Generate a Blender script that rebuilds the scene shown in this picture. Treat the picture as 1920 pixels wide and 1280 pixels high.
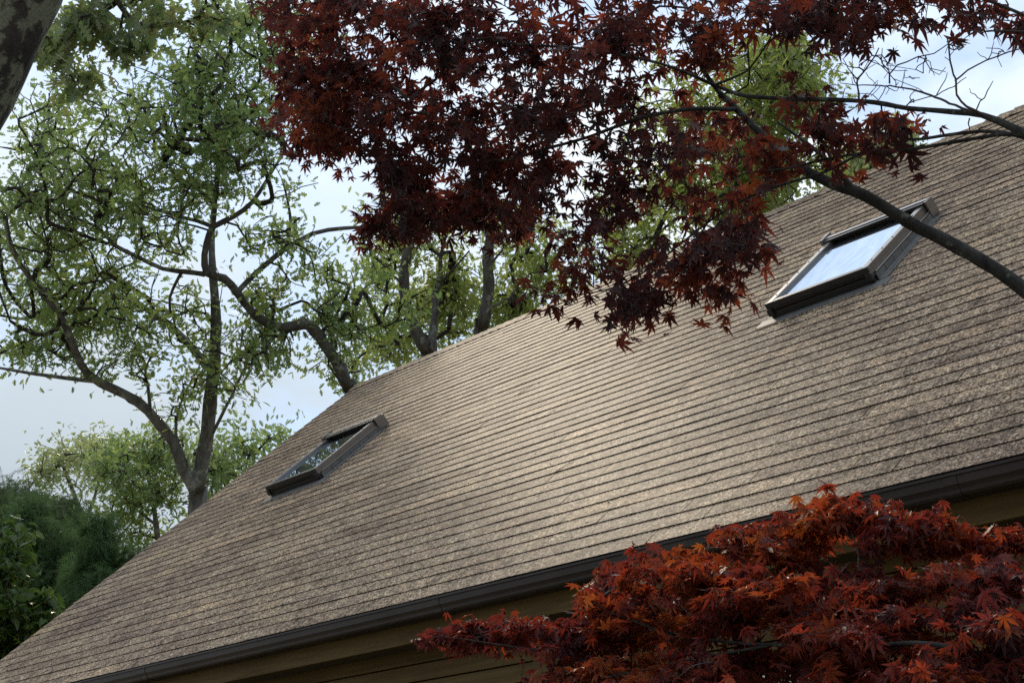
import bpy, math
import numpy as np
from mathutils import Vector, Matrix, Euler

for o in list(bpy.data.objects):
    bpy.data.objects.remove(o)
SC = bpy.context.scene
COL = SC.collection
R = math.radians
rng = np.random.default_rng(7)

# ------------------------------------------------------------------ camera
CAM_H = 1.6
PITCH = 0.36315
FPX = 2854.2                       # focal length in pixels of a 1920 wide frame
cd = bpy.data.cameras.new('camera')
cd.sensor_width = 36.0
cd.lens = FPX / 1920.0 * 36.0
cd.clip_end = 3000
cd.clip_start = 0.05
cam = bpy.data.objects.new('camera', cd)
COL.objects.link(cam)
cam.location = (0, 0, CAM_H)
cam.rotation_euler = (math.pi / 2 + PITCH, 0, 0)
SC.camera = cam

# ------------------------------------------------------------------ sky, sun, exposure
SUN_EL, SUN_AZ = 40.0, -13.0        # azimuth measured from the view direction (+Y) towards +X
W = bpy.data.worlds.new('World')
SC.world = W
W.use_nodes = True
nt = W.node_tree
for n in list(nt.nodes):
    nt.nodes.remove(n)


def nd(tree, typ, **kw):
    n = tree.nodes.new(typ)
    for k, v in kw.items():
        setattr(n, k, v)
    return n


wo = nd(nt, 'ShaderNodeOutputWorld')
bg = nd(nt, 'ShaderNodeBackground')
SKY_STRENGTH = 0.10
bg.inputs[1].default_value = SKY_STRENGTH
sky = nd(nt, 'ShaderNodeTexSky', sky_type='NISHITA')
sky.sun_disc = False
sky.sun_elevation = R(SUN_EL)
sky.sun_rotation = R(SUN_AZ)
sky.air_density = 1.0
sky.dust_density = 0.1
tc = nd(nt, 'ShaderNodeTexCoord')
mp = nd(nt, 'ShaderNodeMapping')
mp.inputs['Scale'].default_value = (1.0, 1.0, 1.9)
mp.inputs['Location'].default_value = (9.2, 4.4, 0.9)
nz = nd(nt, 'ShaderNodeTexNoise')
nz.inputs['Scale'].default_value = 3.4
nz.inputs['Detail'].default_value = 9
nz.inputs['Roughness'].default_value = 0.56
rp = nd(nt, 'ShaderNodeValToRGB')
rp.color_ramp.elements[0].position = 0.36
rp.color_ramp.elements[0].color = (0.22, 0.22, 0.22, 1)
rp.color_ramp.elements[1].position = 0.55
rp.color_ramp.elements[1].color = (1, 1, 1, 1)
nz2 = nd(nt, 'ShaderNodeTexNoise')
nz2.inputs['Scale'].default_value = 2.3
nz2.inputs['Detail'].default_value = 6
cr2 = nd(nt, 'ShaderNodeValToRGB')
cr2.color_ramp.elements[0].position = 0.3
cr2.color_ramp.elements[0].color = (5.0, 5.75, 6.35, 1)
cr2.color_ramp.elements[1].position = 0.7
cr2.color_ramp.elements[1].color = (6.6, 7.15, 7.55, 1)
mx = nd(nt, 'ShaderNodeMix', data_type='RGBA')
L = nt.links.new
L(tc.outputs['Generated'], mp.inputs['Vector'])
L(mp.outputs[0], nz.inputs['Vector'])
L(mp.outputs[0], nz2.inputs['Vector'])
L(nz.outputs['Fac'], rp.inputs['Fac'])
L(nz2.outputs['Fac'], cr2.inputs['Fac'])
L(rp.outputs['Color'], mx.inputs['Factor'])
L(sky.outputs[0], mx.inputs['A'])
sx = nd(nt, 'ShaderNodeSeparateXYZ')
L(tc.outputs['Generated'], sx.inputs[0])
el = nd(nt, 'ShaderNodeMapRange')          # overcast sky: zenith brighter than horizon
el.inputs['From Min'].default_value = 0.1
el.inputs['From Max'].default_value = 1.0
el.inputs['To Min'].default_value = 0.385
el.inputs['To Max'].default_value = 1.55
L(sx.outputs['Z'], el.inputs['Value'])
ml = nd(nt, 'ShaderNodeVectorMath', operation='SCALE')
L(cr2.outputs['Color'], ml.inputs[0])
L(el.outputs[0], ml.inputs['Scale'])
L(ml.outputs[0], mx.inputs['B'])
L(mx.outputs['Result'], bg.inputs['Color'])
L(bg.outputs[0], wo.inputs['Surface'])

sd = bpy.data.lights.new('sun', 'SUN')
sd.energy = 1.5
sd.angle = R(10)
sd.color = (1.0, 0.85, 0.64)
sun = bpy.data.objects.new('sun', sd)
COL.objects.link(sun)
sv = Vector((math.sin(R(SUN_AZ)) * math.cos(R(SUN_EL)), math.cos(R(SUN_AZ)) * math.cos(R(SUN_EL)), math.sin(R(SUN_EL))))
sun.rotation_euler = (-sv).to_track_quat('-Z', 'Y').to_euler()
sun.location = (0, 0, 30)

vs = SC.view_settings
vs.view_transform = 'Standard'
vs.look = 'None'
vs.exposure = 0.92
vs.gamma = 1.0
SC.cycles.use_denoising = False
try:
    SC.cycles.denoiser = 'OPENIMAGEDENOISE'
    SC.cycles.denoising_prefilter = 'ACCURATE'
except Exception:
    pass
SC.cycles.max_bounces = 8
SC.cycles.transmission_bounces = 6
SC.cycles.diffuse_bounces = 4
SC.cycles.glossy_bounces = 3
SC.cycles.sample_clamp_indirect = 4.0
SC.cycles.caustics_reflective = False
SC.cycles.caustics_refractive = False

# ------------------------------------------------------------------ geometry helpers
_F = np.array([0, math.cos(PITCH), math.sin(PITCH)])
_U = np.array([0, -math.sin(PITCH), math.cos(PITCH)])
_R = np.array([1.0, 0, 0])
_C = np.array([0, 0, CAM_H])


def at(px, py, d):
    """world point that lies d metres in front of the camera on the photograph's pixel"""
    px = np.asarray(px, float); py = np.asarray(py, float); d = np.asarray(d, float)
    return (_C + d[..., None] * (_F + ((px - 960) / FPX)[..., None] * _R - ((py - 640) / FPX)[..., None] * _U))


def mesh_from(name, V, loops, starts, mats, parent=None, smooth=False, mat_idx=None, loc=None):
    me = bpy.data.meshes.new(name)
    V = np.asarray(V, np.float32)
    me.vertices.add(len(V))
    me.vertices.foreach_set('co', V.ravel())
    me.loops.add(len(loops))
    me.loops.foreach_set('vertex_index', np.asarray(loops, np.int32))
    me.polygons.add(len(starts))
    me.polygons.foreach_set('loop_start', np.asarray(starts, np.int32))
    if not isinstance(mats, (list, tuple)):
        mats = [mats]
    for m in mats:
        me.materials.append(m)
    if mat_idx is not None:
        me.polygons.foreach_set('material_index', np.asarray(mat_idx, np.int32))
    me.polygons.foreach_set('use_smooth', np.full(len(starts), bool(smooth)))
    me.update(calc_edges=True)
    me.validate()
    o = bpy.data.objects.new(name, me)
    COL.objects.link(o)
    if parent is not None:
        o.parent = parent
    if loc is not None:
        o.location = loc
    return o


class MB:
    """collects polygons for one mesh"""
    def __init__(s):
        s.V, s.P, s.M = [], [], []

    def poly(s, pts, m=0):
        b = len(s.V)
        s.V.extend([tuple(p) for p in pts])
        s.P.append(list(range(b, b + len(pts))))
        s.M.append(m)

    def box(s, x0, x1, y0, y1, z0, z1, m=0, top=None):
        b = len(s.V)
        s.V.extend([(x0, y0, z0), (x1, y0, z0), (x1, y1, z0), (x0, y1, z0),
                    (x0, y0, z1), (x1, y0, z1), (x1, y1, z1), (x0, y1, z1)])
        for f in ((3, 2, 1, 0), (4, 5, 6, 7), (0, 1, 5, 4), (1, 2, 6, 5), (2, 3, 7, 6), (3, 0, 4, 7)):
            s.P.append([b + i for i in f]); s.M.append(m)
        if top is not None:
            s.M[-5] = top

    def extrude_x(s, prof, x0, x1, m=0, caps=True, closed=True):
        b = len(s.V); n = len(prof)
        s.V.extend([(x0, y, z) for y, z in prof]); s.V.extend([(x1, y, z) for y, z in prof])
        for i in range(n if closed else n - 1):
            j = (i + 1) % n
            s.P.append([b + i, b + n + i, b + n + j, b + j]); s.M.append(m)
        if caps:
            s.P.append([b + i for i in range(n)][::-1]); s.M.append(m)
            s.P.append([b + n + i for i in range(n)]); s.M.append(m)

    def tube(s, P, r, sides=6, m=0):
        V, F = tube_mesh(np.asarray(P, float), np.asarray(r, float), sides)
        b = len(s.V)
        s.V.extend(map(tuple, V)); s.P.extend([[b + i for i in f] for f in F]); s.M.extend([m] * len(F))

    def build(s, name, mats, parent=None, smooth=False, bevel=0.0, seg=2):
        loops = [i for p in s.P for i in p]
        starts = np.concatenate([[0], np.cumsum([len(p) for p in s.P])[:-1]])
        o = mesh_from(name, s.V, loops, starts, mats, parent, smooth, s.M)
        if bevel:
            md = o.modifiers.new('bevel', 'BEVEL')
            md.width = bevel; md.segments = seg; md.limit_method = 'ANGLE'; md.angle_limit = R(40)
        return o


def tube_mesh(P, r, sides):
    n = len(P)
    T = np.gradient(P, axis=0)
    T /= np.linalg.norm(T, axis=1)[:, None] + 1e-9
    ref = np.array([0.31, 0.52, 0.8]) if abs(T[0] @ np.array([0.31, 0.52, 0.8])) < .9 else np.array([1.0, 0, 0])
    A = np.cross(T, ref); A /= np.linalg.norm(A, axis=1)[:, None] + 1e-9
    B = np.cross(T, A)
    a = np.arange(sides) / sides * 2 * math.pi
    V = P[:, None, :] + r[:, None, None] * (np.cos(a)[None, :, None] * A[:, None, :] + np.sin(a)[None, :, None] * B[:, None, :])
    V = V.reshape(-1, 3)
    i = np.arange(n - 1)[:, None] * sides; k = np.arange(sides)[None, :]; k2 = (k + 1) % sides
    F = np.stack([i + k, i + sides + k, i + sides + k2, i + k2], -1).reshape(-1, 4)
    return V, F


def tag(o, label=None, cat=None, group=None, kind=None):
    if label: o['label'] = label
    if cat: o['category'] = cat
    if group: o['group'] = group
    if kind: o['kind'] = kind
    return o


def empty(name, loc, label, cat, group=None, rz=0.0):
    o = bpy.data.objects.new(name, None)
    COL.objects.link(o)
    o.location = loc; o.rotation_euler = (0, 0, rz)
    o.empty_display_size = 0.2
    return tag(o, label, cat, group)


# ------------------------------------------------------------------ materials
def new_mat(name):
    m = bpy.data.materials.new(name); m.use_nodes = True
    t = m.node_tree
    p = t.nodes['Principled BSDF']
    return m, t, p


def ramp(t, stops, src=None, interp='LINEAR'):
    n = t.nodes.new('ShaderNodeValToRGB')
    cr = n.color_ramp
    cr.interpolation = interp
    while len(cr.elements) > 1:
        cr.elements.remove(cr.elements[-1])
    cr.elements[0].position = stops[0][0]; cr.elements[0].color = (*stops[0][1], 1)
    for p, c in stops[1:]:
        e = cr.elements.new(p); e.color = (*c, 1)
    if src is not None:
        t.links.new(src, n.inputs['Fac'])
    return n


def noise(t, scale, detail=4, rough=.5, vec=None, mapscale=None, kind='ShaderNodeTexNoise'):
    n = t.nodes.new(kind)
    n.inputs['Scale'].default_value = scale
    if 'Detail' in n.inputs: n.inputs['Detail'].default_value = detail
    if 'Roughness' in n.inputs: n.inputs['Roughness'].default_value = rough
    if vec is None:
        c = t.nodes.new('ShaderNodeTexCoord'); vec = c.outputs['Object']
    if mapscale is not None:
        mpn = t.nodes.new('ShaderNodeMapping'); mpn.inputs['Scale'].default_value = mapscale
        t.links.new(vec, mpn.inputs['Vector']); vec = mpn.outputs[0]
    t.links.new(vec, n.inputs['Vector'])
    return n


def mix(t, a, b, fac, blend='MIX'):
    n = t.nodes.new('ShaderNodeMix'); n.data_type = 'RGBA'; n.blend_type = blend
    for s, v in (('A', a), ('B', b), ('Factor', fac)):
        if hasattr(v, 'is_output'): t.links.new(v, n.inputs[s])
        elif s == 'Factor': n.inputs[s].default_value = v
        else: n.inputs[s].default_value = (*v, 1)
    return n.outputs['Result']


def bump(t, p, h, strength, dist):
    b = t.nodes.new('ShaderNodeBump')
    b.inputs['Strength'].default_value = strength; b.inputs['Distance'].default_value = dist
    t.links.new(h, b.inputs['Height']); t.links.new(b.outputs[0], p.inputs['Normal'])


def mat_shingle():
    m, t, p = new_mat('asphalt_shingle')
    geo = t.nodes.new('ShaderNodeNewGeometry')
    n1 = noise(t, 96, 2, .65)
    n2 = noise(t, 44, 2, .6)
    n3 = noise(t, 1.1, 4, .6)
    n4 = noise(t, 9, 4, .6)
    c1 = ramp(t, [(.38, (.058, .043, .033)), (.5, (.235, .177, .134)), (.61, (.53, .41, .31))], n1.outputs['Fac'])
    fl = ramp(t, [(.60, (0, 0, 0)), (.65, (1, 1, 1))], n2.outputs['Fac'])
    dk = ramp(t, [(.32, (1, 1, 1)), (.41, (0, 0, 0))], n2.outputs['Fac'])
    n5 = noise(t, 3.2, 5, .65)
    pm = ramp(t, [(.38, (.25, .25, .25)), (.58, (1, 1, 1))], n5.outputs['Fac'])
    flm = mix(t, fl.outputs['Color'], pm.outputs['Color'], 1.0, 'MULTIPLY')
    col = mix(t, c1.outputs['Color'], (.68, .57, .43), flm)
    col = mix(t, col, (.075, .058, .048), dk.outputs['Color'])
    pat = ramp(t, [(.3, (.72, .70, .70)), (.5, (1, 1, 1)), (.72, (1.22, 1.2, 1.12))], n3.outputs['Fac'])
    col = mix(t, col, pat.outputs['Color'], 1.0, 'MULTIPLY')
    p4 = ramp(t, [(.34, (.55, .55, .57)), (.5, (1, 1, 1)), (.68, (1.25, 1.22, 1.15))], n4.outputs['Fac'])
    col = mix(t, col, p4.outputs['Color'], 1.0, 'MULTIPLY')
    isl = ramp(t, [(0, (.78, .76, .77)), (.35, (.97, .95, .92)), (.65, (1, 1, 1)), (1, (1.2, 1.14, 1.06))], geo.outputs['Random Per Island'])
    col = mix(t, col, isl.outputs['Color'], 1.0, 'MULTIPLY')
    t.links.new(col, p.inputs['Base Color'])
    p.inputs['Roughness'].default_value = .44
    p.inputs['Specular IOR Level'].default_value = .2
    bump(t, p, n1.outputs['Fac'], .4, .003)
    df = t.nodes.new('ShaderNodeBsdfDiffuse')
    df.inputs['Roughness'].default_value = .8
    t.links.new(col, df.inputs['Color'])
    t.links.new(p.inputs['Normal'].links[0].from_socket, df.inputs['Normal'])
    ms = t.nodes.new('ShaderNodeMixShader'); ms.inputs[0].default_value = .115
    t.links.new(df.outputs[0], ms.inputs[1]); t.links.new(p.outputs[0], ms.inputs[2])
    t.links.new(ms.outputs[0], t.nodes['Material Output'].inputs['Surface'])
    return m


def mat_plain(name, col, rough=.5, spec=.4, var=.12, scale=6, bumpd=0.0, metal=0.0):
    m, t, p = new_mat(name)
    n = noise(t, scale, 5, .6)
    c = ramp(t, [(.3, tuple(x * (1 - var) for x in col)), (.7, tuple(min(1, x * (1 + var)) for x in col))], n.outputs['Fac'])
    t.links.new(c.outputs['Color'], p.inputs['Base Color'])
    p.inputs['Roughness'].default_value = rough
    p.inputs['Specular IOR Level'].default_value = spec
    p.inputs['Metallic'].default_value = metal
    if bumpd:
        n2 = noise(t, scale * 8, 4, .6)
        bump(t, p, n2.outputs['Fac'], .5, bumpd)
    return m


def mat_wood():
    m, t, p = new_mat('stained_wood')
    n = noise(t, 5, 6, .65, mapscale=(.5, 9, 9))
    n2 = noise(t, 1.3, 3, .5)
    c = ramp(t, [(.28, (.066, .041, .015)), (.5, (.096, .062, .023)), (.75, (.13, .086, .035))], n.outputs['Fac'])
    v = ramp(t, [(.3, (.8, .8, .8)), (.7, (1.15, 1.15, 1.15))], n2.outputs['Fac'])
    t.links.new(mix(t, c.outputs['Color'], v.outputs['Color'], 1.0, 'MULTIPLY'), p.inputs['Base Color'])
    p.inputs['Roughness'].default_value = .7
    p.inputs['Specular IOR Level'].default_value = .12
    bump(t, p, n.outputs['Fac'], .3, .003)
    return m


def mat_bark(name, dark, light, lichen, lich_amt=.55, scale=9):
    m, t, p = new_mat(name)
    n = noise(t, scale, 7, .68, mapscale=(1, 1, .28))
    n2 = noise(t, scale * .55, 5, .65)
    n3 = noise(t, scale * 6, 4, .7)
    c = ramp(t, [(.32, dark), (.62, light)], n.outputs['Fac'])
    lf = ramp(t, [(lich_amt, (0, 0, 0)), (lich_amt + .07, (1, 1, 1))], n2.outputs['Fac'])
    lv = ramp(t, [(.3, tuple(x * .55 for x in lichen)), (.7, lichen)], n3.outputs['Fac'])
    t.links.new(mix(t, c.outputs['Color'], lv.outputs['Color'], lf.outputs['Color']), p.inputs['Base Color'])
    p.inputs['Roughness'].default_value = .9
    p.inputs['Specular IOR Level'].default_value = .2
    ad = t.nodes.new('ShaderNodeMath'); ad.operation = 'ADD'
    t.links.new(n.outputs['Fac'], ad.inputs[0]); t.links.new(n3.outputs['Fac'], ad.inputs[1])
    bump(t, p, ad.outputs[0], .8, .12 / scale)
    return m


def mat_leaf(name, cols, trans, tfac=.45, rough=.42, spec=.35, drift=0.0):
    """each leaf takes its own hue; light also comes through the blade"""
    m, t, p = new_mat(name)
    geo = t.nodes.new('ShaderNodeNewGeometry')
    k = len(cols)
    src = geo.outputs['Random Per Island']
    if drift:                                   # whole sprays turn redder than their neighbours
        nn = noise(t, drift, 2, .5)
        mr = t.nodes.new('ShaderNodeMapRange')
        mr.inputs['From Min'].default_value = .36; mr.inputs['From Max'].default_value = .66
        t.links.new(nn.outputs['Fac'], mr.inputs['Value'])
        sm = t.nodes.new('ShaderNodeMath'); sm.operation = 'MULTIPLY_ADD'
        t.links.new(src, sm.inputs[0]); sm.inputs[1].default_value = .42
        hf = t.nodes.new('ShaderNodeMath'); hf.operation = 'MULTIPLY'; hf.inputs[1].default_value = .62
        t.links.new(mr.outputs[0], hf.inputs[0]); t.links.new(hf.outputs[0], sm.inputs[2])
        src = sm.outputs[0]
    c = ramp(t, [(i / (k - 1), cols[i]) for i in range(k)], src)
    ct = ramp(t, [(i / (len(trans) - 1), trans[i]) for i in range(len(trans))], src)
    t.links.new(c.outputs['Color'], p.inputs['Base Color'])
    p.inputs['Roughness'].default_value = rough
    p.inputs['Specular IOR Level'].default_value = spec
    tr = t.nodes.new('ShaderNodeBsdfTranslucent')
    t.links.new(ct.outputs['Color'], tr.inputs['Color'])
    ms = t.nodes.new('ShaderNodeMixShader'); ms.inputs[0].default_value = tfac
    out = t.nodes['Material Output']
    t.links.new(p.outputs[0], ms.inputs[1]); t.links.new(tr.outputs[0], ms.inputs[2])
    t.links.new(ms.outputs[0], out.inputs['Surface'])
    return m


def mat_glass():
    """coated skylight glazing: a blue-tinted mirror over a dark room"""
    m, t, p = new_mat('skylight_glass')
    n = noise(t, 2.2, 3, .5)
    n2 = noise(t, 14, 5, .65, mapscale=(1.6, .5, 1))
    p.inputs['Base Color'].default_value = (.02, .025, .03, 1)
    p.inputs['Roughness'].default_value = .3
    bump(t, p, n.outputs['Fac'], .03, .01)
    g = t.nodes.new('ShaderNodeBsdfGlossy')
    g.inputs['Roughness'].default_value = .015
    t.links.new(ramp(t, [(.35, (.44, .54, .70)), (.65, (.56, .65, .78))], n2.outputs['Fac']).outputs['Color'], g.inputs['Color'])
    t.links.new(p.inputs['Normal'].links[0].from_socket, g.inputs['Normal'])
    ms = t.nodes.new('ShaderNodeMixShader'); ms.inputs[0].default_value = .86
    t.links.new(p.outputs[0], ms.inputs[1]); t.links.new(g.outputs[0], ms.inputs[2])
    t.links.new(ms.outputs[0], t.nodes['Material Output'].inputs['Surface'])
    return m


M_SH = mat_shingle()
M_EDGE = mat_plain('shingle_butt_edge', (.022, .016, .012), .95, .1, .3, 30)
M_GUT = mat_plain('brown_aluminium', (.034, .025, .023), .48, .2, .2, 3)
M_WOOD = mat_wood()
M_SKYF = mat_plain('skylight_cladding', (.20, .18, .165), .30, .5, .10, 12, metal=.6)
M_SKYD = mat_plain('skylight_dark_cladding', (.018, .018, .019), .35, .3, .12, 12)
M_FLASH = mat_plain('lead_flashing', (.11, .108, .108), .62, .3, .2, 14, .001, metal=.2)
M_GLASS = mat_glass()
M_TRIM = mat_plain('pale_paint', (.62, .62, .56), .5, .4, .05, 4)
M_BLIND = mat_plain('pale_blind', (.58, .60, .55), .6, .3, .05, 4)
M_BARK = mat_bark('oak_bark', (.048, .046, .044), (.185, .178, .168), (.32, .33, .30), .54, 9)
M_BARKD = mat_bark('dark_oak_bark', (.030, .028, .026), (.105, .098, .09), (.24, .245, .22), .57, 9)
M_BARK2 = mat_bark('pale_bark', (.07, .064, .057), (.21, .195, .175), (.30, .31, .28), .55, 9)
M_BARKN = mat_bark('lichen_bark', (.018, .016, .015), (.065, .058, .054), (.24, .25, .19), .475, 24)
M_BARKM = mat_bark('maple_bark', (.013, .012, .012), (.046, .043, .041), (.13, .14, .115), .575, 24)
M_TWIG = mat_plain('twig_bark', (.035, .030, .027), .9, .2, .3, 20)
M_TWIGM = mat_plain('maple_twig_bark', (.045, .034, .030), .75, .3, .3, 40)

M_OAK = mat_leaf('oak_leaf', [(.085, .125, .060), (.11, .155, .068), (.135, .175, .065), (.10, .135, .080)],
                 [(.20, .32, .095), (.27, .38, .10), (.34, .42, .10), (.21, .29, .12)], .48, .5, .2)
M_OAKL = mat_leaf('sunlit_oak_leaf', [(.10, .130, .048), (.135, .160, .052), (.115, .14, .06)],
                  [(.30, .40, .08), (.40, .46, .09), (.28, .35, .09)], .48)  # backlit glow put into the leaf colour, yellower and brighter than the plain oak
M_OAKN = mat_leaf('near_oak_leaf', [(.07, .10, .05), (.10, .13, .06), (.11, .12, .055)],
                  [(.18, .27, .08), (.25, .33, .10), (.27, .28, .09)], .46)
M_PALE = mat_leaf('pale_leaf', [(.13, .175, .085), (.165, .21, .105), (.15, .19, .095)],
                  [(.34, .40, .14), (.42, .47, .16)], .45)
M_CON = mat_leaf('cypress_spray', [(.030, .060, .026), (.045, .082, .034), (.065, .105, .042)],
                 [(.08, .15, .055), (.11, .19, .07)], .35, .75, .1)
M_BUSH = mat_leaf('glossy_bush_leaf', [(.022, .048, .014), (.034, .065, .016), (.055, .085, .02)],
                  [(.09, .17, .03), (.15, .23, .04)], .38, .38, .35)
M_MAP = mat_leaf('dark_maple_leaf', [(.027, .016, .018), (.032, .016, .018), (.042, .017, .017), (.062, .020, .016)],
                 [(.055, .017, .018), (.075, .020, .020), (.13, .028, .024), (.27, .052, .028), (.36, .085, .03)], .46, .45, .22, 2.6)
M_MAPL = mat_leaf('red_maple_leaf', [(.040, .020, .026), (.050, .018, .020), (.080, .018, .014), (.10, .024, .012), (.13, .034, .012)],
                  [(.16, .030, .03), (.26, .036, .026), (.38, .050, .022), (.46, .085, .022), (.52, .14, .024)], .44, .5, .18, 3.2)

# ------------------------------------------------------------------ ground
mb = MB()
g = 24
for i in range(g):
    for j in range(g):
        x0, x1 = -300 + 600 * i / g, -300 + 600 * (i + 1) / g
        y0, y1 = -300 + 600 * j / g, -300 + 600 * (j + 1) / g
        mb.poly([(x0, y0, 0), (x1, y0, 0), (x1, y1, 0), (x0, y1, 0)])
mg, tg, pg = new_mat('pale_bounce_yard')  # unseen ground, made paler to bounce light onto the siding and leaves
n = noise(tg, 1.2, 6, .65)
tg.links.new(ramp(tg, [(.3, (.10, .095, .055)), (.55, (.20, .18, .12)), (.75, (.28, .25, .18))], n.outputs['Fac']).outputs['Color'], pg.inputs['Base Color'])
pg.inputs['Roughness'].default_value = .95
tag(mb.build('ground', mg), kind='structure')

# ------------------------------------------------------------------ house
PHI, TH = -0.84956, 0.7433
EAVE = 3.225
U0, U1 = -13.21, 4.0
CS = .127
NC = 46
SL = NC * CS - .02
cT, sT = math.cos(TH), math.sin(TH)
RUN, RISE = SL * cT, SL * sT
house = empty('house', (3.764, 3.309, 0), 'brown shingled house with steep roof, two skylights and dark brown gutter', 'house', rz=PHI)


def roof_part(o):
    o.location = (0, 0, EAVE); o.rotation_euler = (TH, 0, 0)
    return o


# shingles: every strip a thin wedge, thick at its lower (butt) edge
r2 = np.random.default_rng(3)
V, Lp, St, Mi = [], [], [], []


def quad(a, b, c, d, m):
    St.append(len(Lp)); Lp.extend((a, b, c, d)); Mi.append(m)


for k in range(NC):
    v0 = -.02 + CS * k
    v1 = min(v0 + CS + .02, SL + .004)
    u = U0 + (0 if k % 2 else -.5) - r2.uniform(0, .25)
    wob = r2.normal(0, .0012)
    dv0 = r2.normal(0, .0016); h0 = .0068 + r2.normal(0, .0006)
    ends = []
    while u < U1:
        ln = r2.uniform(.97, 1.03)
        a, b = max(u, U0 - .012 + r2.normal(0, .003)), min(u + ln - .005, U1)
        u += ln
        if b - a < .02: continue
        jv = wob + r2.normal(0, .0014); lift = r2.normal(0, .0006)
        nseg = max(1, int((b - a) / .17)); xs = np.linspace(a, b, nseg + 1)
        base = len(V)
        for x in xs:
            dv0 = dv0 * .8 + r2.normal(0, .0006)
            hh = max(.0035, h0 + lift + r2.normal(0, .0005))
            V.append((x, v0 + jv + dv0, hh)); V.append((x, v1, .0005)); V.append((x, v0 + jv + dv0 + .0015, -.004))
        for i in range(nseg):
            p, q = base + 3 * i, base + 3 * (i + 1)
            quad(p, q, q + 1, p + 1, 0)
            quad(p + 2, q + 2, q, p, 1)
        p = base
        quad(p, p + 1, p + 1, p + 2, 1) if False else (St.append(len(Lp)), Lp.extend((p, p + 1, p + 2)), Mi.append(1))
        p = base + 3 * nseg
        St.append(len(Lp)); Lp.extend((p + 1, p, p + 2)); Mi.append(1)
roof = mesh_from('roof', V, Lp, St, [M_SH, M_EDGE], house, False, Mi)
roof_part(roof)

# underlayment slab, back slope, ridge cap
mb = MB()
mb.box(U0 + .01, U1, -.015, SL, -.03, -.006)
roof_part(mb.build('roof_deck', M_EDGE, house))
mb = MB()
mb.poly([(U0, RUN, EAVE + RISE), (U1, RUN, EAVE + RISE), (U1, 2 * RUN, EAVE), (U0, 2 * RUN, EAVE)])
mb.poly([(U0, 2 * RUN, EAVE - .03), (U1, 2 * RUN, EAVE - .03), (U1, RUN, EAVE + RISE - .03), (U0, RUN, EAVE + RISE - .03)])
mb.build('back_roof', M_SH, house)
mb = MB()
x = U0 - .01
while x < U1:
    l = .135
    yy, zz = RUN, EAVE + RISE
    h1, h2 = .018 + r2.normal(0, .0012), .009
    w = .145
    for sg in (-1, 1):
        e1 = (yy + sg * w * cT, zz - w * sT)
        q = [(x, e1[0], e1[1] + h1), (x + l, e1[0], e1[1] + h2), (x + l, yy, zz + h2 + .006), (x, yy, zz + h1 + .006)]
        mb.poly(q if sg < 0 else q[::-1], 0)
        lo = [(x, e1[0], e1[1] - .012), (x + l, e1[0], e1[1] - .012), (x + l, e1[0], e1[1] + h2), (x, e1[0], e1[1] + h1)]
        mb.poly(lo if sg < 0 else lo[::-1], 1)
        mb.poly([(x, e1[0], e1[1] - .012), (x, e1[0], e1[1] + h1), (x, yy, zz + h1 + .006), (x, yy, zz - .01)], 1)
    x += .127
mb.build('ridge_cap', [M_SH, M_EDGE], house)

# gutter with ogee front, hung on a fascia; soffit, clapboard wall, gables
mb = MB()
prof = [(-.004, -.050), (-.004, -.134), (-.084, -.134), (-.094, -.126), (-.097, -.113), (-.104, -.104), (-.112, -.096), (-.115, -.066),
        (-.121, -.062), (-.121, -.053), (-.108, -.053), (-.108, -.060), (-.111, -.064), (-.108, -.094), (-.094, -.110), (-.090, -.123),
        (-.082, -.130), (-.008, -.130), (-.008, -.050)]
mb.extrude_x([(y, EAVE + z) for y, z in prof], U0 - .03, U1)
gut = mb.build('gutter', M_GUT, house)
for jx in (-9.3, -6.2, -3.1):
    mb = MB()
    mb.extrude_x([(y - .0025 if y < -.05 else y, EAVE + z - (.002 if z < -.12 else 0)) for y, z in prof[1:8]], jx, jx + .055, closed=False, caps=False)
    mb.build('gutter_joint', M_GUT, gut)
mb = MB()
mb.box(U0 + .0, U1, .0, .022, EAVE - .236, EAVE - .034)
mb.build('fascia', M_WOOD, house)
mb = MB()
mb.box(U0 + .0, U1, .024, .20, EAVE - .226, EAVE - .213)
mb.build('soffit', mat_plain('soffit_board', (.045, .032, .016), .75, .3, .2, 4), house)
# drip edge
mb = MB()
mb.extrude_x([(-.022, EAVE - .020), (-.022, EAVE - .045), (-.020, EAVE - .045), (-.019, EAVE - .021), (.03, EAVE + .010), (.03, EAVE + .012)], U0, U1)
mb.build('drip_edge', M_GUT, house)

WY = .20          # front wall plane
WIN = (-4.75, -3.95, 1.35, 2.50)     # window opening in the front wall: x0 x1 z0 z1
mb = MB()
z = EAVE - .213
ex = .097
while z > 0:
    zb = max(z - ex, 0)
    for a, b in ((U0 + .33, WIN[0]), (WIN[1], U1)) if (zb < WIN[3] and z > WIN[2]) else ((U0 + .33, U1),):
        x = a
        while x < b - .01:
            xe = min(x + r2.uniform(2.6, 4.4), b)
            if b - xe < .6: xe = b
            t0 = .020 + r2.normal(0, .0008)
            mb.poly([(x, WY - t0, zb + .008), (xe, WY - t0, zb + .008), (xe, WY - .012, z + .0), (x, WY - .012, z + .0)], 0)
            mb.poly([(x, WY, zb + .009), (xe, WY, zb + .009), (xe, WY - t0, zb + .008), (x, WY - t0, zb + .008)], 0)
            x = xe + .002
    z = zb
mb.poly([(U0 + .33, WY, 0), (U0 + .33, WY + .02, EAVE - .26), (WIN[0], WY + .02, EAVE - .26), (WIN[0], WY, 0)])
mb.poly([(WIN[1], WY, 0), (WIN[1], WY + .02, EAVE - .26), (U1, WY + .02, EAVE - .26), (U1, WY, 0)])
mb.build('siding_wall', M_WOOD, house)
mb = MB()
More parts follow.
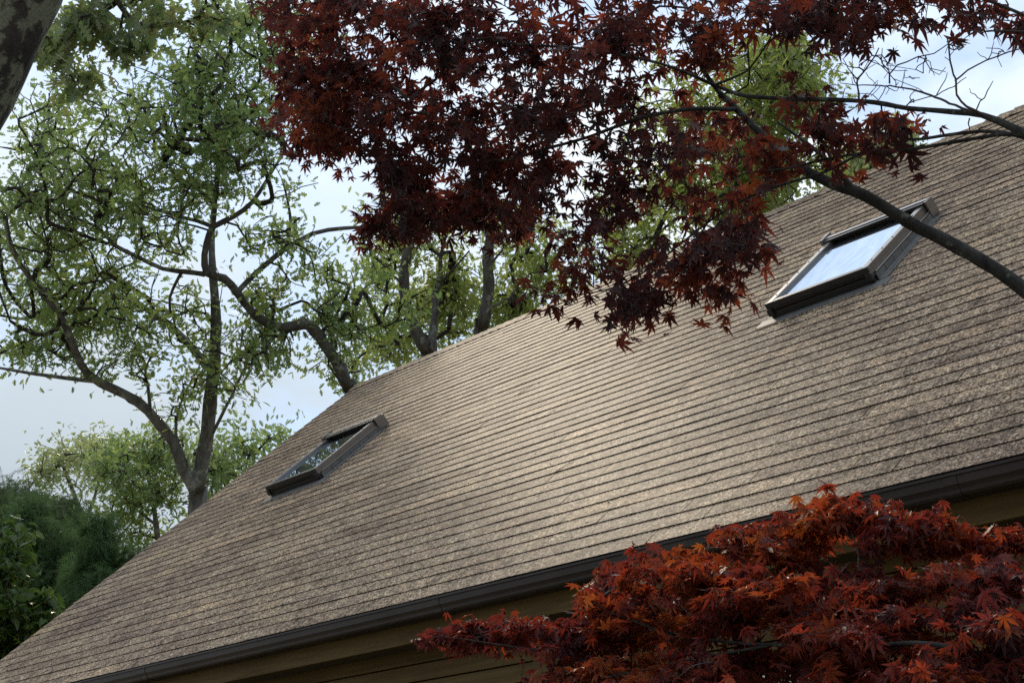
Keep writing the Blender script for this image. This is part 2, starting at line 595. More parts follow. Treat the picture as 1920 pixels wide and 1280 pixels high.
for gx in (U0 + .32, U1 - .02):
    mb.poly([(gx, WY, 0), (gx, 2 * RUN - WY, 0), (gx, 2 * RUN - WY, EAVE - .05), (gx, RUN, EAVE + RISE - .08), (gx, WY, EAVE - .05)])
mb.poly([(U0 + .32, 2 * RUN - WY, 0), (U1, 2 * RUN - WY, 0), (U1, 2 * RUN - WY, EAVE), (U0 + .32, 2 * RUN - WY, EAVE)])
mb.build('gable_wall', M_WOOD, house)
mb = MB()
for dx in (0,):
    mb.box(U0 + .004, U0 + .026, .03, SL, -.19, -.034)
roof_part(mb.build('rake_board', M_WOOD, house))
# window under the eave
x0, x1, z0, z1 = WIN
wy = WY - .03
mb = MB()
mb.box(x0 - .09, x1 + .09, wy - .012, WY + .01, z1 - .004, z1 + .09)
mb.box(x0 - .09, x0, wy - .01, WY + .01, z0, z1 - .006)
mb.box(x1, x1 + .09, wy - .01, WY + .01, z0, z1 - .006)
mb.box(x0 - .11, x1 + .11, wy - .03, WY + .01, z0 - .06, z0 - .002)
mb.box(x0 + .002, x1 - .002, WY - .012, WY + .03, (z0 + z1) / 2 - .02, (z0 + z1) / 2 + .02)
win = mb.build('window', M_TRIM, house, bevel=.003)
mb = MB(); mb.box(x0 + .002, x1 - .002, WY + .012, WY + .018, z0, z1 - .006)
mb.build('pane', M_GLASS, win)
mb = MB()
zz = z1 - .03
while zz > z0 + .02:
    mb.poly([(x0 + .02, WY + .004, zz), (x1 - .02, WY + .004, zz), (x1 - .02, WY + .010, zz - .042), (x0 + .02, WY + .010, zz - .042)]); zz -= .045
mb.build('blind', M_BLIND, win)


def skylight(u0, u1, v0, v1, label):
    """deck-mounted skylight in the roof plane's own coordinates (u along the eave, v up the slope, w out of it)"""
    H = .115
    mb = MB()
    # lower curb cladding (wider) and sash above it
    mb.box(u0 - .006, u1 + .006, v0, v1, -.004, .052)
    fr = mb.build('skylight', M_SKYD, house, bevel=.004)
    fr['label'] = label
    roof_part(fr)
    # side cladding rails, lighter brown metal with a folded bead on the lower edge
    mb = MB()
    for a, b, sg in ((u0, u0 + .045, -1), (u1 - .045, u1, 1)):
        mb.box(a, b, v0 + .012, v1, .054, H)
        xs = (a - .010, a - .002) if sg < 0 else (b + .002, b + .010)
        mb.box(xs[0], xs[1], v0 + .05, v1 - .02, .0, .058)
        xs = (a - .016, a - .004) if sg < 0 else (b + .004, b + .016)
        mb.box(xs[0], xs[1], v0 + .05, v1 - .02, .057, .064)
        mb.box(xs[0] - .004, xs[1] + .004, v0 + .05, v1 - .02, .006, .012)
        n = 5
        for i in range(n):
            vv = v0 + .12 + (v1 - v0 - .3) * i / (n - 1)
            cx = (a + b) / 2 + sg * .004
            ang = np.arange(8) / 8 * 2 * math.pi
            mb.poly([(cx + .005 * math.cos(t), vv + .005 * math.sin(t), H + .003) for t in ang], 1)
            for j in range(8):
                t0, t1 = ang[j], ang[(j + 1) % 8]
                mb.poly([(cx + .005 * math.cos(t0), vv + .005 * math.sin(t0), H - .001), (cx + .005 * math.cos(t1), vv + .005 * math.sin(t1), H - .001),
                         (cx + .005 * math.cos(t1), vv + .005 * math.sin(t1), H + .003), (cx + .005 * math.cos(t0), vv + .005 * math.sin(t0), H + .003)], 1)
    o = mb.build('side_rail', [M_SKYF, M_SKYD], fr, bevel=.003)
    # bottom sash rail with a drip lip, dark
    mb = MB()
    mb.box(u0 + .047, u1 - .047, v0 + .004, v0 + .05, .056, H - .002)
    mb.box(u0 - .004, u1 + .004, v0 - .012, v0 + .010, .078, H + .003)
    mb.box(u0 - .010, u0 + .03, v0 - .02, v0 + .003, .030, .080)
    mb.box(u1 - .03, u1 + .010, v0 - .02, v0 + .003, .030, .080)
    mb.build('bottom_rail', M_SKYD, fr, bevel=.004)
    # head cover
    mb = MB()
    mb.box(u0 - .004, u1 + .004, v1 - .05, v1 - .012, H - .001, H + .014)
    mb.build('top_rail', M_SKYD, fr, bevel=.003)
    mb = MB()
    mb.box(u0 - .006, u1 + .02, v1 - .012, v1 + .03, H + .004, H + .020)
    mb.box(u1 + .012, u1 + .026, v1 - .04, v1 + .05, .015, H + .016)
    mb.box(u0 - .032, u0 - .012, v1 - .05, v1 + .095, .004, H + .030)
    mb.box(u0 - .012, u1 + .012, v1 + .01, v1 + .09, .004, H + .003)
    mb.build('head_flashing', M_SKYF, fr, bevel=.003)
    # glass
    mb = MB()
    mb.box(u0 + .046, u1 - .046, v0 + .051, v1 - .0495, .060, .094)
    pane = mb.build('pane', M_GLASS, fr)
    # apron and stepped side flashing lying on the shingles
    mb = MB()
    mb.box(u0 - .10, u1 + .12, v0 - .085, v0 + .02, .007, .0095)
    v = v0 + .03
    while v < v1 - .03:
        for sg in (-1, 1):
            a = u1 + .017 if sg > 0 else u0 - .017
            b = a + sg * .052
            ve = min(v + .122, v1)
            xa, xb = min(a, b), max(a, b)
            mb.box(xa, xb, v, ve, .0072, .0098)
            xw = (a - .002, a + .002)
            mb.box(xw[0], xw[1], v, ve, .0099, .05)
        v += CS
    mb.build('flashing', M_FLASH, fr)
    return fr


skylight(-11.225, -10.475, 2.765, 3.625, 'left smaller looking skylight, its glass mirroring trees')
skylight(-5.535, -4.775, 2.755, 3.705, 'right skylight below the maple limb, its glass mirroring blue sky')

# fallen twigs lying on the shingles (each its own thing)
HM = Matrix.Translation((3.764, 3.309, 0)) @ Matrix.Rotation(PHI, 4, 'Z') @ Matrix.Translation((0, 0, EAVE)) @ Matrix.Rotation(TH, 4, 'X')
for i, (u, v, a, ln) in enumerate([(-4.6, 2.35, .9, .16), (-4.35, 2.0, 2.2, .14), (-4.1, 2.9, .5, .20), (-3.9, 3.3, .7, .18), (-4.45, 3.6, 2.6, .15),
                                   (-8.2, 3.2, .8, .16), (-10.1, 3.0, 1.1, .22), (-6.3, 1.3, .9, .15), (-3.6, 1.2, 1.0, .2), (-4.0, 1.9, .6, .22)]):
    k = 6
    s = np.linspace(-ln / 2, ln / 2, k)
    P = np.stack([s * math.cos(a), s * math.sin(a) + r2.normal(0, .006, k), np.full(k, .010)], 1)
    mb = MB(); mb.tube(P, np.linspace(.0022, .001, k), 5)
    sidep = np.array([P[3], P[3] + [.03 * math.cos(a + .8), .03 * math.sin(a + .8), .004], P[3] + [.05 * math.cos(a + .6), .05 * math.sin(a + .6), .001]])
    mb.tube(sidep, np.array([.0014, .0011, .0008]), 4)
    o = mb.build('fallen_twig', M_TWIG if i % 3 else M_BARK2)
    o.matrix_world = HM @ Matrix.Translation((u, v, 0))
    tag(o, 'small forked dry twig lying on the brown roof shingles', 'twig', 'fallen twigs on the roof')

# dry leaf scraps and needles scattered on the shingles
mb = MB()
for i in range(380):
    u, v = r2.uniform(U0 + .3, 0), abs(r2.normal(0, 1)) * 1.6 if i % 2 else r2.uniform(0, SL - .1)
    v = min(v, SL - .1)
    a = r2.uniform(0, 6.28); l = r2.uniform(.006, .019); w = l * r2.uniform(.08, .5); h = .0075
    ca, sa = math.cos(a), math.sin(a)
    q = [(-l, 0), (0, -w), (l, 0), (0, w)]
    m_ = int(r2.integers(0, 3))
    mb.poly([(u + x * ca - y * sa, v + x * sa + y * ca, h + (.004 if j == 0 else 0) + (.003 if j == 3 else 0)) for j, (x, y) in enumerate(q)], m_)
lit = mb.build('leaf_litter', [mat_plain('dry_leaf_brown', (.09, .05, .025), .8, .2, .3, 30), mat_plain('dry_leaf_dark', (.03, .02, .014), .8, .2, .3, 30), mat_plain('dry_leaf_pale', (.38, .29, .17), .8, .2, .3, 30)])
lit.matrix_world = HM
tag(lit, 'dry brown leaf scraps scattered over the roof shingles', 'leaf litter', kind='stuff')

# ------------------------------------------------------------------ leaf templates (x along the leaf, y across, z the upper side)
def T_oak():
    s = [(0, 0), (.10, .015), (.20, .14), (.29, .045), (.38, .27), (.50, .06), (.60, .31), (.70, .07), (.83, .18), (1.0, 0)]
    n = len(s)
    V = [(x, y, .28 * y - .10 * x * x) for x, y in s] + [(x, -y, .28 * y - .10 * x * x) for x, y in s[1:-1]]
    up = list(range(n))
    dn = [0] + list(range(n, n + n - 2)) + [n - 1]
    return np.array(V), [up[::-1], dn]


def T_maple():
    V = [(0, 0, 0)]
    F = []
    lob = [(-128, .40), (-82, .72), (-40, .93), (0, 1.0), (40, .93), (82, .72), (128, .40)]
    sin = [(-165, .10)] + [((lob[i][0] + lob[i + 1][0]) / 2, .27 if 0 < i < 5 else .20) for i in range(6)] + [(165, .10)]
    def P(a, r, z):
        return (r * math.cos(R(a)), r * math.sin(R(a)), z)
    s_i = []
    for a, r in sin:
        s_i.append(len(V)); V.append(P(a, r, .035))
    for i, (a, l) in enumerate(lob):
        wd = .125 * l + .012
        m = .50 * l
        da = math.degrees(math.atan2(wd, m)); rr = math.hypot(m, wd)
        b = len(V)
        zt = -.30 * l * l
        V += [P(a, l, zt), P(a - da, rr, .02 - .09 * l), P(a + da, rr, .02 - .09 * l), P(a, m, -.015 - .09 * l)]
        F += [[0, s_i[i], b + 1, b + 3], [b + 3, b + 1, b], [0, b + 3, b + 2, s_i[i + 1]], [b + 3, b, b + 2]]
    b = len(V)
    V += [(-.42, .010, .04), (-.42, -.010, .04), (0, -.012, .0), (0, .012, .0)]
    F += [[b, b + 1, b + 2, b + 3]]
    return np.array(V), F


def T_maple_small():
    """same leaf with five lobes, for variety"""
    V = [(0, 0, 0)]; F = []
    lob = [(-100, .55), (-50, .85), (0, 1.05), (50, .85), (100, .55)]
    sin = [(-150, .10)] + [((lob[i][0] + lob[i + 1][0]) / 2, .24) for i in range(4)] + [(150, .10)]
    P = lambda a, r, z: (r * math.cos(R(a)), r * math.sin(R(a)), z)
    s_i = []
    for a, r in sin:
        s_i.append(len(V)); V.append(P(a, r, .05))
    for i, (a, l) in enumerate(lob):
        wd = .13 * l + .012; m = .5 * l
        da = math.degrees(math.atan2(wd, m)); rr = math.hypot(m, wd); b = len(V)
        V += [P(a, l, -.45 * l * l), P(a - da, rr, .03 - .14 * l), P(a + da, rr, .03 - .14 * l), P(a, m, -.02 - .12 * l)]
        F += [[0, s_i[i], b + 1, b + 3], [b + 3, b + 1, b], [0, b + 3, b + 2, s_i[i + 1]], [b + 3, b, b + 2]]
    b = len(V)
    V += [(-.42, .010, .04), (-.42, -.010, .04), (0, -.012, .0), (0, .012, .0)]
    F += [[b, b + 1, b + 2, b + 3]]
    return np.array(V), F


def T_oval():
    s = [(0, 0), (.12, .06), (.3, .17), (.52, .21), (.75, .15), (1, 0)]
    n = len(s)
    V = [(x, y, .3 * y - .22 * x * x) for x, y in s] + [(x, -y, .3 * y - .22 * x * x) for x, y in s[1:-1]] + [(x, 0, -.22 * x * x) for x, y in s[1:-1]]
    mid = [0] + list(range(n + n - 2, n + 2 * (n - 2))) + [n - 1]
    up = list(range(n)); dn = [0] + list(range(n, 2 * n - 2)) + [n - 1]
    F = []
    for i in range(n - 1):
        q = [mid[i], mid[i + 1], up[i + 1], up[i]]; F.append(list(dict.fromkeys(q)))
        q = [mid[i], dn[i], dn[i + 1], mid[i + 1]]; F.append(list(dict.fromkeys(q)))
    return np.array(V), F


def T_frond():
    V, F = [], []
    def tri(a, b, w, z0, z1):
        a = np.array(a); b = np.array(b); d = b - a; p = np.array([-d[1], d[0]]); p = p / np.linalg.norm(p) * w
        i = len(V)
        V.extend([(*(a + p), z0), (*(a - p), z0), (*b, z1)]); F.append([i, i + 1, i + 2])
    tri((0, 0), (1, 0), .03, 0, -.25)
    for i in range(6):
        x = .12 + .13 * i
        l = .34 * (1 - .55 * x)
        for sg in (-1, 1):
            tri((x, 0), (x + l * .85, sg * l), .028, -.25 * x * x, -.25 * (x + l) ** 2 + .02)
    return np.array(V), F


TPL = {'oak': T_oak(), 'maple': T_maple(), 'maple5': T_maple_small(), 'oval': T_oval(), 'frond': T_frond()}


def leaves(name, pos, tip, nor, size, kind, mat, parent, origin, stretch=.18):
    """one mesh of many leaves; kind may be a list to mix templates"""
    kinds = kind if isinstance(kind, list) else [kind]
    pick = rng.integers(0, len(kinds), len(pos))
    Vs, Ls, Ss = [], [], []
    nv = nl = 0
    for ki, kd in enumerate(kinds):
        TV, TF = TPL[kd]
        idx = np.nonzero(pick == ki)[0]
        N = len(idx)
        if N == 0: continue
        t = tip[idx] / (np.linalg.norm(tip[idx], axis=1)[:, None] + 1e-9)
        nn = nor[idx] - (np.sum(nor[idx] * t, 1)[:, None]) * t
        nn /= np.linalg.norm(nn, axis=1)[:, None] + 1e-9
        b = np.cross(nn, t)
        s = size[idx][:, None, None]
        sy = rng.uniform(1 - stretch, 1 + stretch, (N, 1, 1))
        curl = rng.normal(1.0, .7, (N, 1, 1))
        VV = pos[idx][:, None, :] + s * (TV[None, :, 0:1] * t[:, None, :] + sy * TV[None, :, 1:2] * b[:, None, :] + curl * TV[None, :, 2:3] * nn[:, None, :])
        Vs.append(VV.reshape(-1, 3) - origin)
        fl = np.concatenate([np.array(f) for f in TF]); ln = np.array([len(f) for f in TF])
        st = np.concatenate([[0], np.cumsum(ln)[:-1]])
        Ls.append((fl[None, :] + (np.arange(N) * len(TV))[:, None]).ravel() + nv)
        Ss.append((st[None, :] + (np.arange(N) * len(fl))[:, None]).ravel() + nl)
        nv += N * len(TV); nl += N * len(fl)
    return mesh_from(name, np.concatenate(Vs), np.concatenate(Ls), np.concatenate(Ss), mat, parent)


def smooth_line(P, r, step):
    """Catmull-Rom through traced points, resampled"""
    P = np.asarray(P, float); r = np.asarray(r, float)
    Q = np.vstack([2 * P[0] - P[1], P, 2 * P[-1] - P[-2]])
    out, ro = [], []
    for i in range(len(P) - 1):
        p0, p1, p2, p3 = Q[i:i + 4]
        n = max(2, int(np.linalg.norm(p2 - p1) / step))
        for s in np.arange(n) / n:
            out.append(.5 * ((2 * p1) + (-p0 + p2) * s + (2 * p0 - 5 * p1 + 4 * p2 - p3) * s * s + (-p0 + 3 * p1 - 3 * p2 + p3) * s ** 3))
            ro.append(r[i] * (1 - s) + r[i + 1] * s)
    out.append(P[-1]); ro.append(r[-1])
    return np.array(out), np.array(ro)


def px_line(pts):
    """pts: (px, py, depth, width in pixels)"""
    a = np.array(pts, float)
    return at(a[:, 0], a[:, 1], a[:, 2]), a[:, 3] * .355 * a[:, 2] / FPX


def blob_points(blobs, sub=8, spread=.33, flat=1.0):
    """blobs: (px, py, rx, ry, depth, half depth, count): clumped points inside real ellipsoids"""
    out = []
    for cx, cy, rx, ry, d, dz, n in blobs:
        k = max(1, int(n / sub))
        c = rng.normal(0, 1, (k, 3)); c /= np.linalg.norm(c, axis=1)[:, None]; c *= (rng.uniform(0, 1, (k, 1)) ** .42)
        q = c[rng.integers(0, k, n)] + rng.normal(0, spread, (n, 3)) * np.array([.6, .6 * flat, .6])
        out.append(at(cx + q[:, 0] * rx, cy + q[:, 1] * ry, d + q[:, 2] * dz))
    return np.concatenate(out)


def grow(lines, attr, step, rtip, pexp, rmax, wiggle=.12, sag=0.0):
    """hang a twig on the nearest wood for every attractor, nearest first; returns chains and twig directions at the attractors"""
    P = []; D = []; traced = []
    for ln, r in lines:
        g_ = np.gradient(ln, axis=0); g_ /= np.linalg.norm(g_, axis=1)[:, None] + 1e-9
        P.append(ln); D.append(g_); traced.append(r)
    P = np.concatenate(P); D = np.concatenate(D); tr = np.concatenate(traced)
    n0 = len(P)
    cap = n0 + len(attr) * 40
    NP = np.zeros((cap, 3)); ND = np.zeros((cap, 3)); NP[:n0] = P; ND[:n0] = D
    par = -np.ones(cap, int); rt = np.zeros(cap); rt[:n0] = tr
    d0 = np.array([np.min(np.sum((P - a) ** 2, 1)) for a in attr])
    order = np.argsort(d0)
    n = n0
    chains = []
    endn = {}
    for ai in order:
        a = attr[ai]
        v = a - NP[:n]
        d = np.sqrt(np.sum(v * v, 1)) + 1e-9
        cosd = np.sum(v * ND[:n], 1) / d
        j = int(np.argmin(d * (1.25 - .45 * cosd)))
        dd = d[j]
        k = max(2, int(dd / step))
        if n + k > cap - 2: break
        s = np.arange(1, k + 1) / k
        p0 = NP[j]; c1 = p0 + ND[j] * dd * .33
        Q = ((1 - s) ** 2)[:, None] * p0 + (2 * s * (1 - s))[:, None] * c1 + (s ** 2)[:, None] * a
        Q[:-1] += rng.normal(0, wiggle * dd / k, (k - 1, 3))
        Q[:, 2] -= sag * dd * np.sin(s * math.pi) * .5
        NP[n:n + k] = Q
        dirs = np.diff(np.vstack([p0, Q]), axis=0); dirs /= np.linalg.norm(dirs, axis=1)[:, None] + 1e-9
        ND[n:n + k] = dirs
        par[n] = j; par[n + 1:n + k] = np.arange(n, n + k - 1)
        chains.append((j, n, k)); endn[ai] = n + k - 1
        n += k
    cnt = np.zeros(n)
    for c in chains: cnt[c[1] + c[2] - 1] += 1
    for i in range(n - 1, n0 - 1, -1):
        if par[i] >= 0: cnt[par[i]] += cnt[i]
    rad = np.minimum(rtip * np.maximum(cnt, 1) ** pexp, rmax)
    rad[:n0] = rt[:n0]
    Vs, Fs, b = [], [], 0
    for j, s, k in chains:
        idx = np.concatenate([[j], np.arange(s, s + k)])
        rr = rad[idx].copy(); rr[0] = min(rr[0], rr[1] * 1.15)
        rr = np.minimum.accumulate(rr)
        sides = 3 if rr[1] < rtip * 2 else (4 if rr[1] < rtip * 4 else 6)
        V_, F_ = tube_mesh(NP[idx], rr, sides)
        Vs.append(V_); Fs.append(F_ + b); b += len(V_)
    dirs = np.array([ND[endn[i]] if i in endn else (0, 0, 1.0) for i in range(len(attr))])
    return np.concatenate(Vs), np.concatenate(Fs), dirs


def tree(name, label, lines_px, blobs, leaf, lmat, bark, twig, per=10, lr=.22, size=.12, base=None, step=.3, rtip=.006, pexp=.42, rmax=.06,
         nsig=.7, droop=.35, cat='tree', group=None, sub=8, lump=.03, wiggle=.12, sag=0., extra=None, crown_name='crown', ground=True, spread=.33, flat=1.0, vflat=1.0):
    raw = [px_line(l) for l in lines_px]
    if base is None:
        b0 = raw[0][0][0]; base = (b0[0], b0[1], 0.0)
    if ground:
        p0 = raw[0][0][0]; r0 = raw[0][1][0]
        root = [np.array([base[0], base[1], -.1]), np.array([base[0], base[1], .35])]
        rr = [r0 * 1.75, r0 * 1.35]
        if p0[2] > 1.5:
            m = (np.array(base) * .5 + p0 * .5); root.append(m); rr.append(r0 * 1.15)
        raw[0] = (np.vstack([root, raw[0][0]]), np.concatenate([rr, raw[0][1]]))
    base = np.array(base, float)
    e = empty(name, tuple(base), label, cat, group)
    lines = [smooth_line(p, r, step * .6) for p, r in raw]
    # trunk and limbs
    Vs, Fs, b = [], [], 0
    for p, r in lines:
        r = r * (1 + rng.normal(0, lump, len(r)))
        V_, F_ = tube_mesh(p, r, 12 if r.max() > .05 else 8)
        ns = 12 if r.max() > .05 else 8
        ax = np.repeat(p, ns, 0)
        V_ = ax + (V_ - ax) * (1 + np.clip(rng.normal(0, lump * 2.2, (len(V_), 1)), -.16, .16))
        Vs.append(V_); Fs.append(F_ + b); b += len(V_)
    V_ = np.concatenate(Vs) - base; F_ = np.concatenate(Fs)
    mesh_from('trunk', V_, F_.ravel(), np.arange(len(F_)) * 4, bark, e, True)
    attr = blob_points(blobs, sub, spread, flat)
    Vt, Ft, dirs = grow(lines, attr, step, rtip, pexp, rmax, wiggle, sag)
    mesh_from('branches', Vt - base, Ft.ravel(), np.arange(len(Ft)) * 4, twig, e, True)
    # foliage
    N = len(attr) * per
    ci = np.repeat(np.arange(len(attr)), per)
    back = rng.uniform(0, 1, N)
    pos = attr[ci] - dirs[ci] * (back * lr * 1.4)[:, None] + np.clip(rng.normal(0, lr * .45, (N, 3)), -lr * .75, lr * .75) * np.array([1, 1, vflat])
    h = rng.normal(0, 1, (N, 3)); h[:, 2] *= .35
    h /= np.linalg.norm(h, axis=1)[:, None]
    tip = h + dirs[ci] * .8; tip[:, 2] -= droop + rng.uniform(0, .5, N)
    nor = rng.normal(0, nsig, (N, 3)); nor[:, 2] += 1
    sz = size * np.clip(rng.normal(1, .22, N), .5, 1.5)
    leaves(crown_name, pos, tip, nor, sz, leaf, lmat, e, base)
    return e


# ------------------------------------------------------------------ the trees beyond the roof
DA = 20.0
tree('oak_tree', 'tall grey forked oak rising behind the left end of the roof', [
    [(372, 960, DA, 54), (368, 915, DA, 46), (378, 870, DA, 40), (388, 810, DA, 38), (396, 730, DA, 34), (404, 650, DA, 30), (404, 580, DA, 26), (398, 500, DA, 20), (398, 430, DA + .2, 14), (404, 350, DA + .4, 9)],
    [(368, 920, DA, 36), (345, 880, DA - .1, 32), (325, 830, DA - .2, 30), (296, 790, DA - .3, 28), (258, 752, DA - .4, 26), (215, 730, DA - .5, 24), (165, 702, DA - .6, 22), (140, 655, DA - .8, 20), (112, 590, DA - 1, 18), (62, 530, DA - 1.2, 15), (22, 465, DA - 1.4, 13), (8, 400, DA - 1.5, 10)],
    [(190, 716, DA - .5, 14), (120, 708, DA - .8, 11), (60, 700, DA - 1.0, 9), (-10, 688, DA - 1.3, 7)],
    [(390, 690, DA, 22), (362, 655, DA + .3, 20), (325, 615, DA + .6, 17), (285, 588, DA + .9, 14), (240, 552, DA + 1.2, 11), (195, 520, DA + 1.4, 8)],
    [(384, 840, DA, 12), (410, 790, DA - .3, 9), (440, 730, DA - .6, 7), (468, 670, DA - .8, 5)],
    [(332, 835, DA - .2, 8), (330, 790, DA - .2, 7), (345, 740, DA, 5), (372, 690, DA + .2, 4)],
    [(282, 770, DA - .3, 10), (277, 720, DA - .3, 8)],
], [
    (60, 500, 130, 110, DA + .6, 2.2, 131), (110, 600, 120, 100, DA + .6, 2, 136), (200, 640, 120, 70, DA - .2, 1.8, 76), (60, 640, 70, 50, DA + .6, 1.5, 38), (230, 560, 120, 80, DA + .4, 1.8, 89),
    (330, 620, 110, 80, DA, 1.6, 58), (470, 650, 75, 70, DA - .5, 1.4, 48), (340, 740, 70, 60, DA, 1.2, 30), (430, 720, 70, 40, DA - .3, 1.2, 21), (30, 380, 110, 90, DA - .8, 2.2, 103), (140, 440, 120, 90, DA, 2, 103),
    (250, 690, 70, 40, DA, 1.2, 21), (-60, 560, 80, 160, DA + .6, 2, 62),
], 'oak', M_OAK, M_BARK, M_TWIG, per=8, lr=.24, size=.105, sub=5, spread=.45)

DB = 19.0
tree('oak_tree', 'crooked dark oak with sawn limb stub, bending left over the roof ridge', [
    [(660, 760, DB, 34), (650, 725, DB, 33), (638, 690, DB, 32), (612, 650, DB, 30), (588, 618, DB, 30), (570, 608, DB, 28), (530, 614, DB - .1, 26), (498, 604, DB - .2, 24), (470, 582, DB - .3, 23), (446, 550, DB - .4, 22), (420, 522, DB - .5, 21), (388, 512, DB - .6, 22), (384, 478, DB - .6, 18), (392, 440, DB - .6, 17), (402, 424, DB - .6, 16), (440, 405, DB - .6, 14), (472, 380, DB - .5, 12), (500, 338, DB - .4, 9), (530, 290, DB - .3, 7)],
    [(384, 514, DB - .6, 16), (355, 510, DB - .6, 14), (305, 504, DB - .5, 12), (255, 480, DB - .5, 11), (212, 458, DB - .4, 10), (182, 425, DB - .3, 9), (120, 402, DB - .2, 7), (40, 372, DB, 6)],
    [(400, 426, DB - .6, 12), (370, 414, DB - .4, 10), (320, 402, DB - .2, 8), (270, 386, DB, 6)],
    [(400, 424, DB - .6, 12), (402, 390, DB - .4, 10), (384, 365, DB - .2, 9), (340, 335, DB, 8), (305, 305, DB + .3, 6)],
    [(404, 400, DB - .6, 8), (406, 350, DB - .4, 6), (410, 290, DB - .2, 5)],
    [(446, 546, DB - .4, 15), (480, 512, DB - .2, 14), (530, 470, DB + .1, 13), (585, 438, DB + .4, 12), (645, 428, DB + .7, 10), (700, 425, DB + 1, 8)],
    [(536, 462, DB + .1, 9), (545, 420, DB + .2, 8), (540, 380, DB + .3, 6), (530, 340, DB + .4, 5)],
    [(320, 588, DB - .5, 7), (318, 560, DB - .5, 7), (330, 530, DB - .55, 9), (340, 512, DB - .58, 9)],
    [(572, 608, DB, 26), (563, 596, DB, 22)],
    [(625, 668, DB, 10), (618, 620, DB + .4, 7), (600, 570, DB + .6, 5)],
], [
    (520, 560, 60, 50, DB + .3, 1.2, 29), (500, 665, 60, 50, DB + .6, 1.2, 34), (460, 610, 50, 50, DB + .4, 1.2, 26),
    (250, 290, 190, 120, DB, 2.4, 276), (420, 250, 130, 120, DB, 2.2, 158), (130, 250, 110, 110, DB, 2.2, 126), (470, 330, 90, 80, DB, 1.6, 46), (480, 180, 110, 120, DB + .3, 2, 119),
    (240, 400, 120, 70, DB, 1.8, 65), (320, 440, 90, 60, DB - .4, 1.4, 29), (560, 440, 70, 40, DB, 1.2, 22), (480, 430, 70, 50, DB, 1.2, 20), (580, 520, 50, 30, DB, 1, 15),
    (330, 180, 130, 70, DB + .4, 2, 105), (440, 60, 110, 80, DB + .5, 2, 126), (520, 60, 90, 90, DB + .5, 2, 79), (200, 350, 170, 70, DB, 2, 85), (390, 130, 70, 60, DB, 1.6, 46),
    (610, 660, 55, 80, DB + .6, 1.2, 40), (630, 570, 70, 70, DB + 1, 1.3, 46), (680, 520, 50, 50, DB + 1, 1.2, 29), (740, 600, 60, 70, DB + 1.4, 1.2, 40), (590, 600, 50, 40, DB + .4, 1, 15),
    (420, -60, 220, 70, DB + .5, 2.4, 85), (620, 500, 60, 40, DB + .8, 1.2, 22), (660, 620, 80, 60, DB + 1.2, 1.2, 40),
], 'oak', M_OAK, M_BARKD, M_TWIG, per=8, lr=.24, size=.105, sub=5, spread=.45)

DC = 23.5
tree('oak_tree', 'oak with a dark curved stem and paler stem joined in a V at the ridge', [
    [(806, 690, DC, 42), (800, 660, DC, 38), (782, 625, DC, 34), (766, 585, DC, 30), (758, 545, DC, 28), (758, 505, DC, 27), (766, 460, DC, 24), (760, 410, DC, 20), (740, 350, DC, 16), (730, 280, DC, 10)],
    [(806, 660, DC, 26), (812, 620, DC + .2, 22), (816, 580, DC + .4, 19), (816, 550, DC + .5, 18), (826, 520, DC + .6, 13), (826, 480, DC + .7, 10), (840, 430, DC + .8, 7)],
    [(822, 535, DC + .6, 8), (850, 505, DC + .4, 6), (880, 470, DC + .2, 4)],
    [(756, 535, DC, 8), (742, 520, DC - .2, 6), (730, 512, DC - .4, 4)],
], [
    (830, 520, 60, 50, DC + 2.1, 1.6, 73), (850, 600, 80, 60, DC + 2.2, 1.6, 105), (780, 560, 60, 60, DC + 2.4, 1.6, 48), (740, 480, 60, 40, DC + 1.6, 1.2, 48), (720, 620, 60, 50, DC + 2.6, 1.4, 48), (700, 680, 60, 30, DC + 2.6, 1.4, 32),
    (800, 430, 90, 60, DC + 1.6, 1.8, 65), (870, 560, 60, 60, DC + 2.4, 1.4, 48), (700, 400, 70, 60, DC + 1.6, 1.6, 40), (760, 650, 60, 40, DC + 3.1, 1.4, 40), (720, 560, 50, 60, DC + 2.6, 1.4, 40),
], 'oak', M_OAKL, M_BARKD, M_TWIG, per=9, lr=.32, size=.12, sub=5, spread=.45)

DD = 22.5
tree('oak_tree', 'straight dark oak trunk standing alone beyond the roof ridge', [
    [(900, 650, DD, 34), (906, 610, DD, 32), (912, 570, DD, 30), (917, 530, DD, 30), (914, 490, DD, 28), (918, 450, DD, 26), (922, 400, DD, 22), (915, 340, DD, 16), (920, 280, DD, 10)],
    [(917, 500, DD, 8), (950, 460, DD + .2, 6), (990, 430, DD + .3, 4)],
    [(912, 580, DD, 6), (950, 560, DD + .4, 5), (985, 520, DD + .7, 4)],
], [
    (970, 560, 60, 50, DD + 2.2, 1.4, 86), (1000, 500, 50, 40, DD + 2, 1.4, 35), (950, 600, 40, 25, DD + 2.2, 1.2, 39), (940, 420, 80, 40, DD + 1.4, 1.5, 39), (1030, 450, 50, 40, DD + 1.9, 1.5, 31), (960, 470, 40, 30, DD + 1.7, 1.2, 16),
    (1040, 540, 50, 40, DD + 2.4, 1.4, 47),
], 'oak', M_OAKL, M_BARKD, M_TWIG, per=9, lr=.32, size=.12, sub=5, spread=.45)

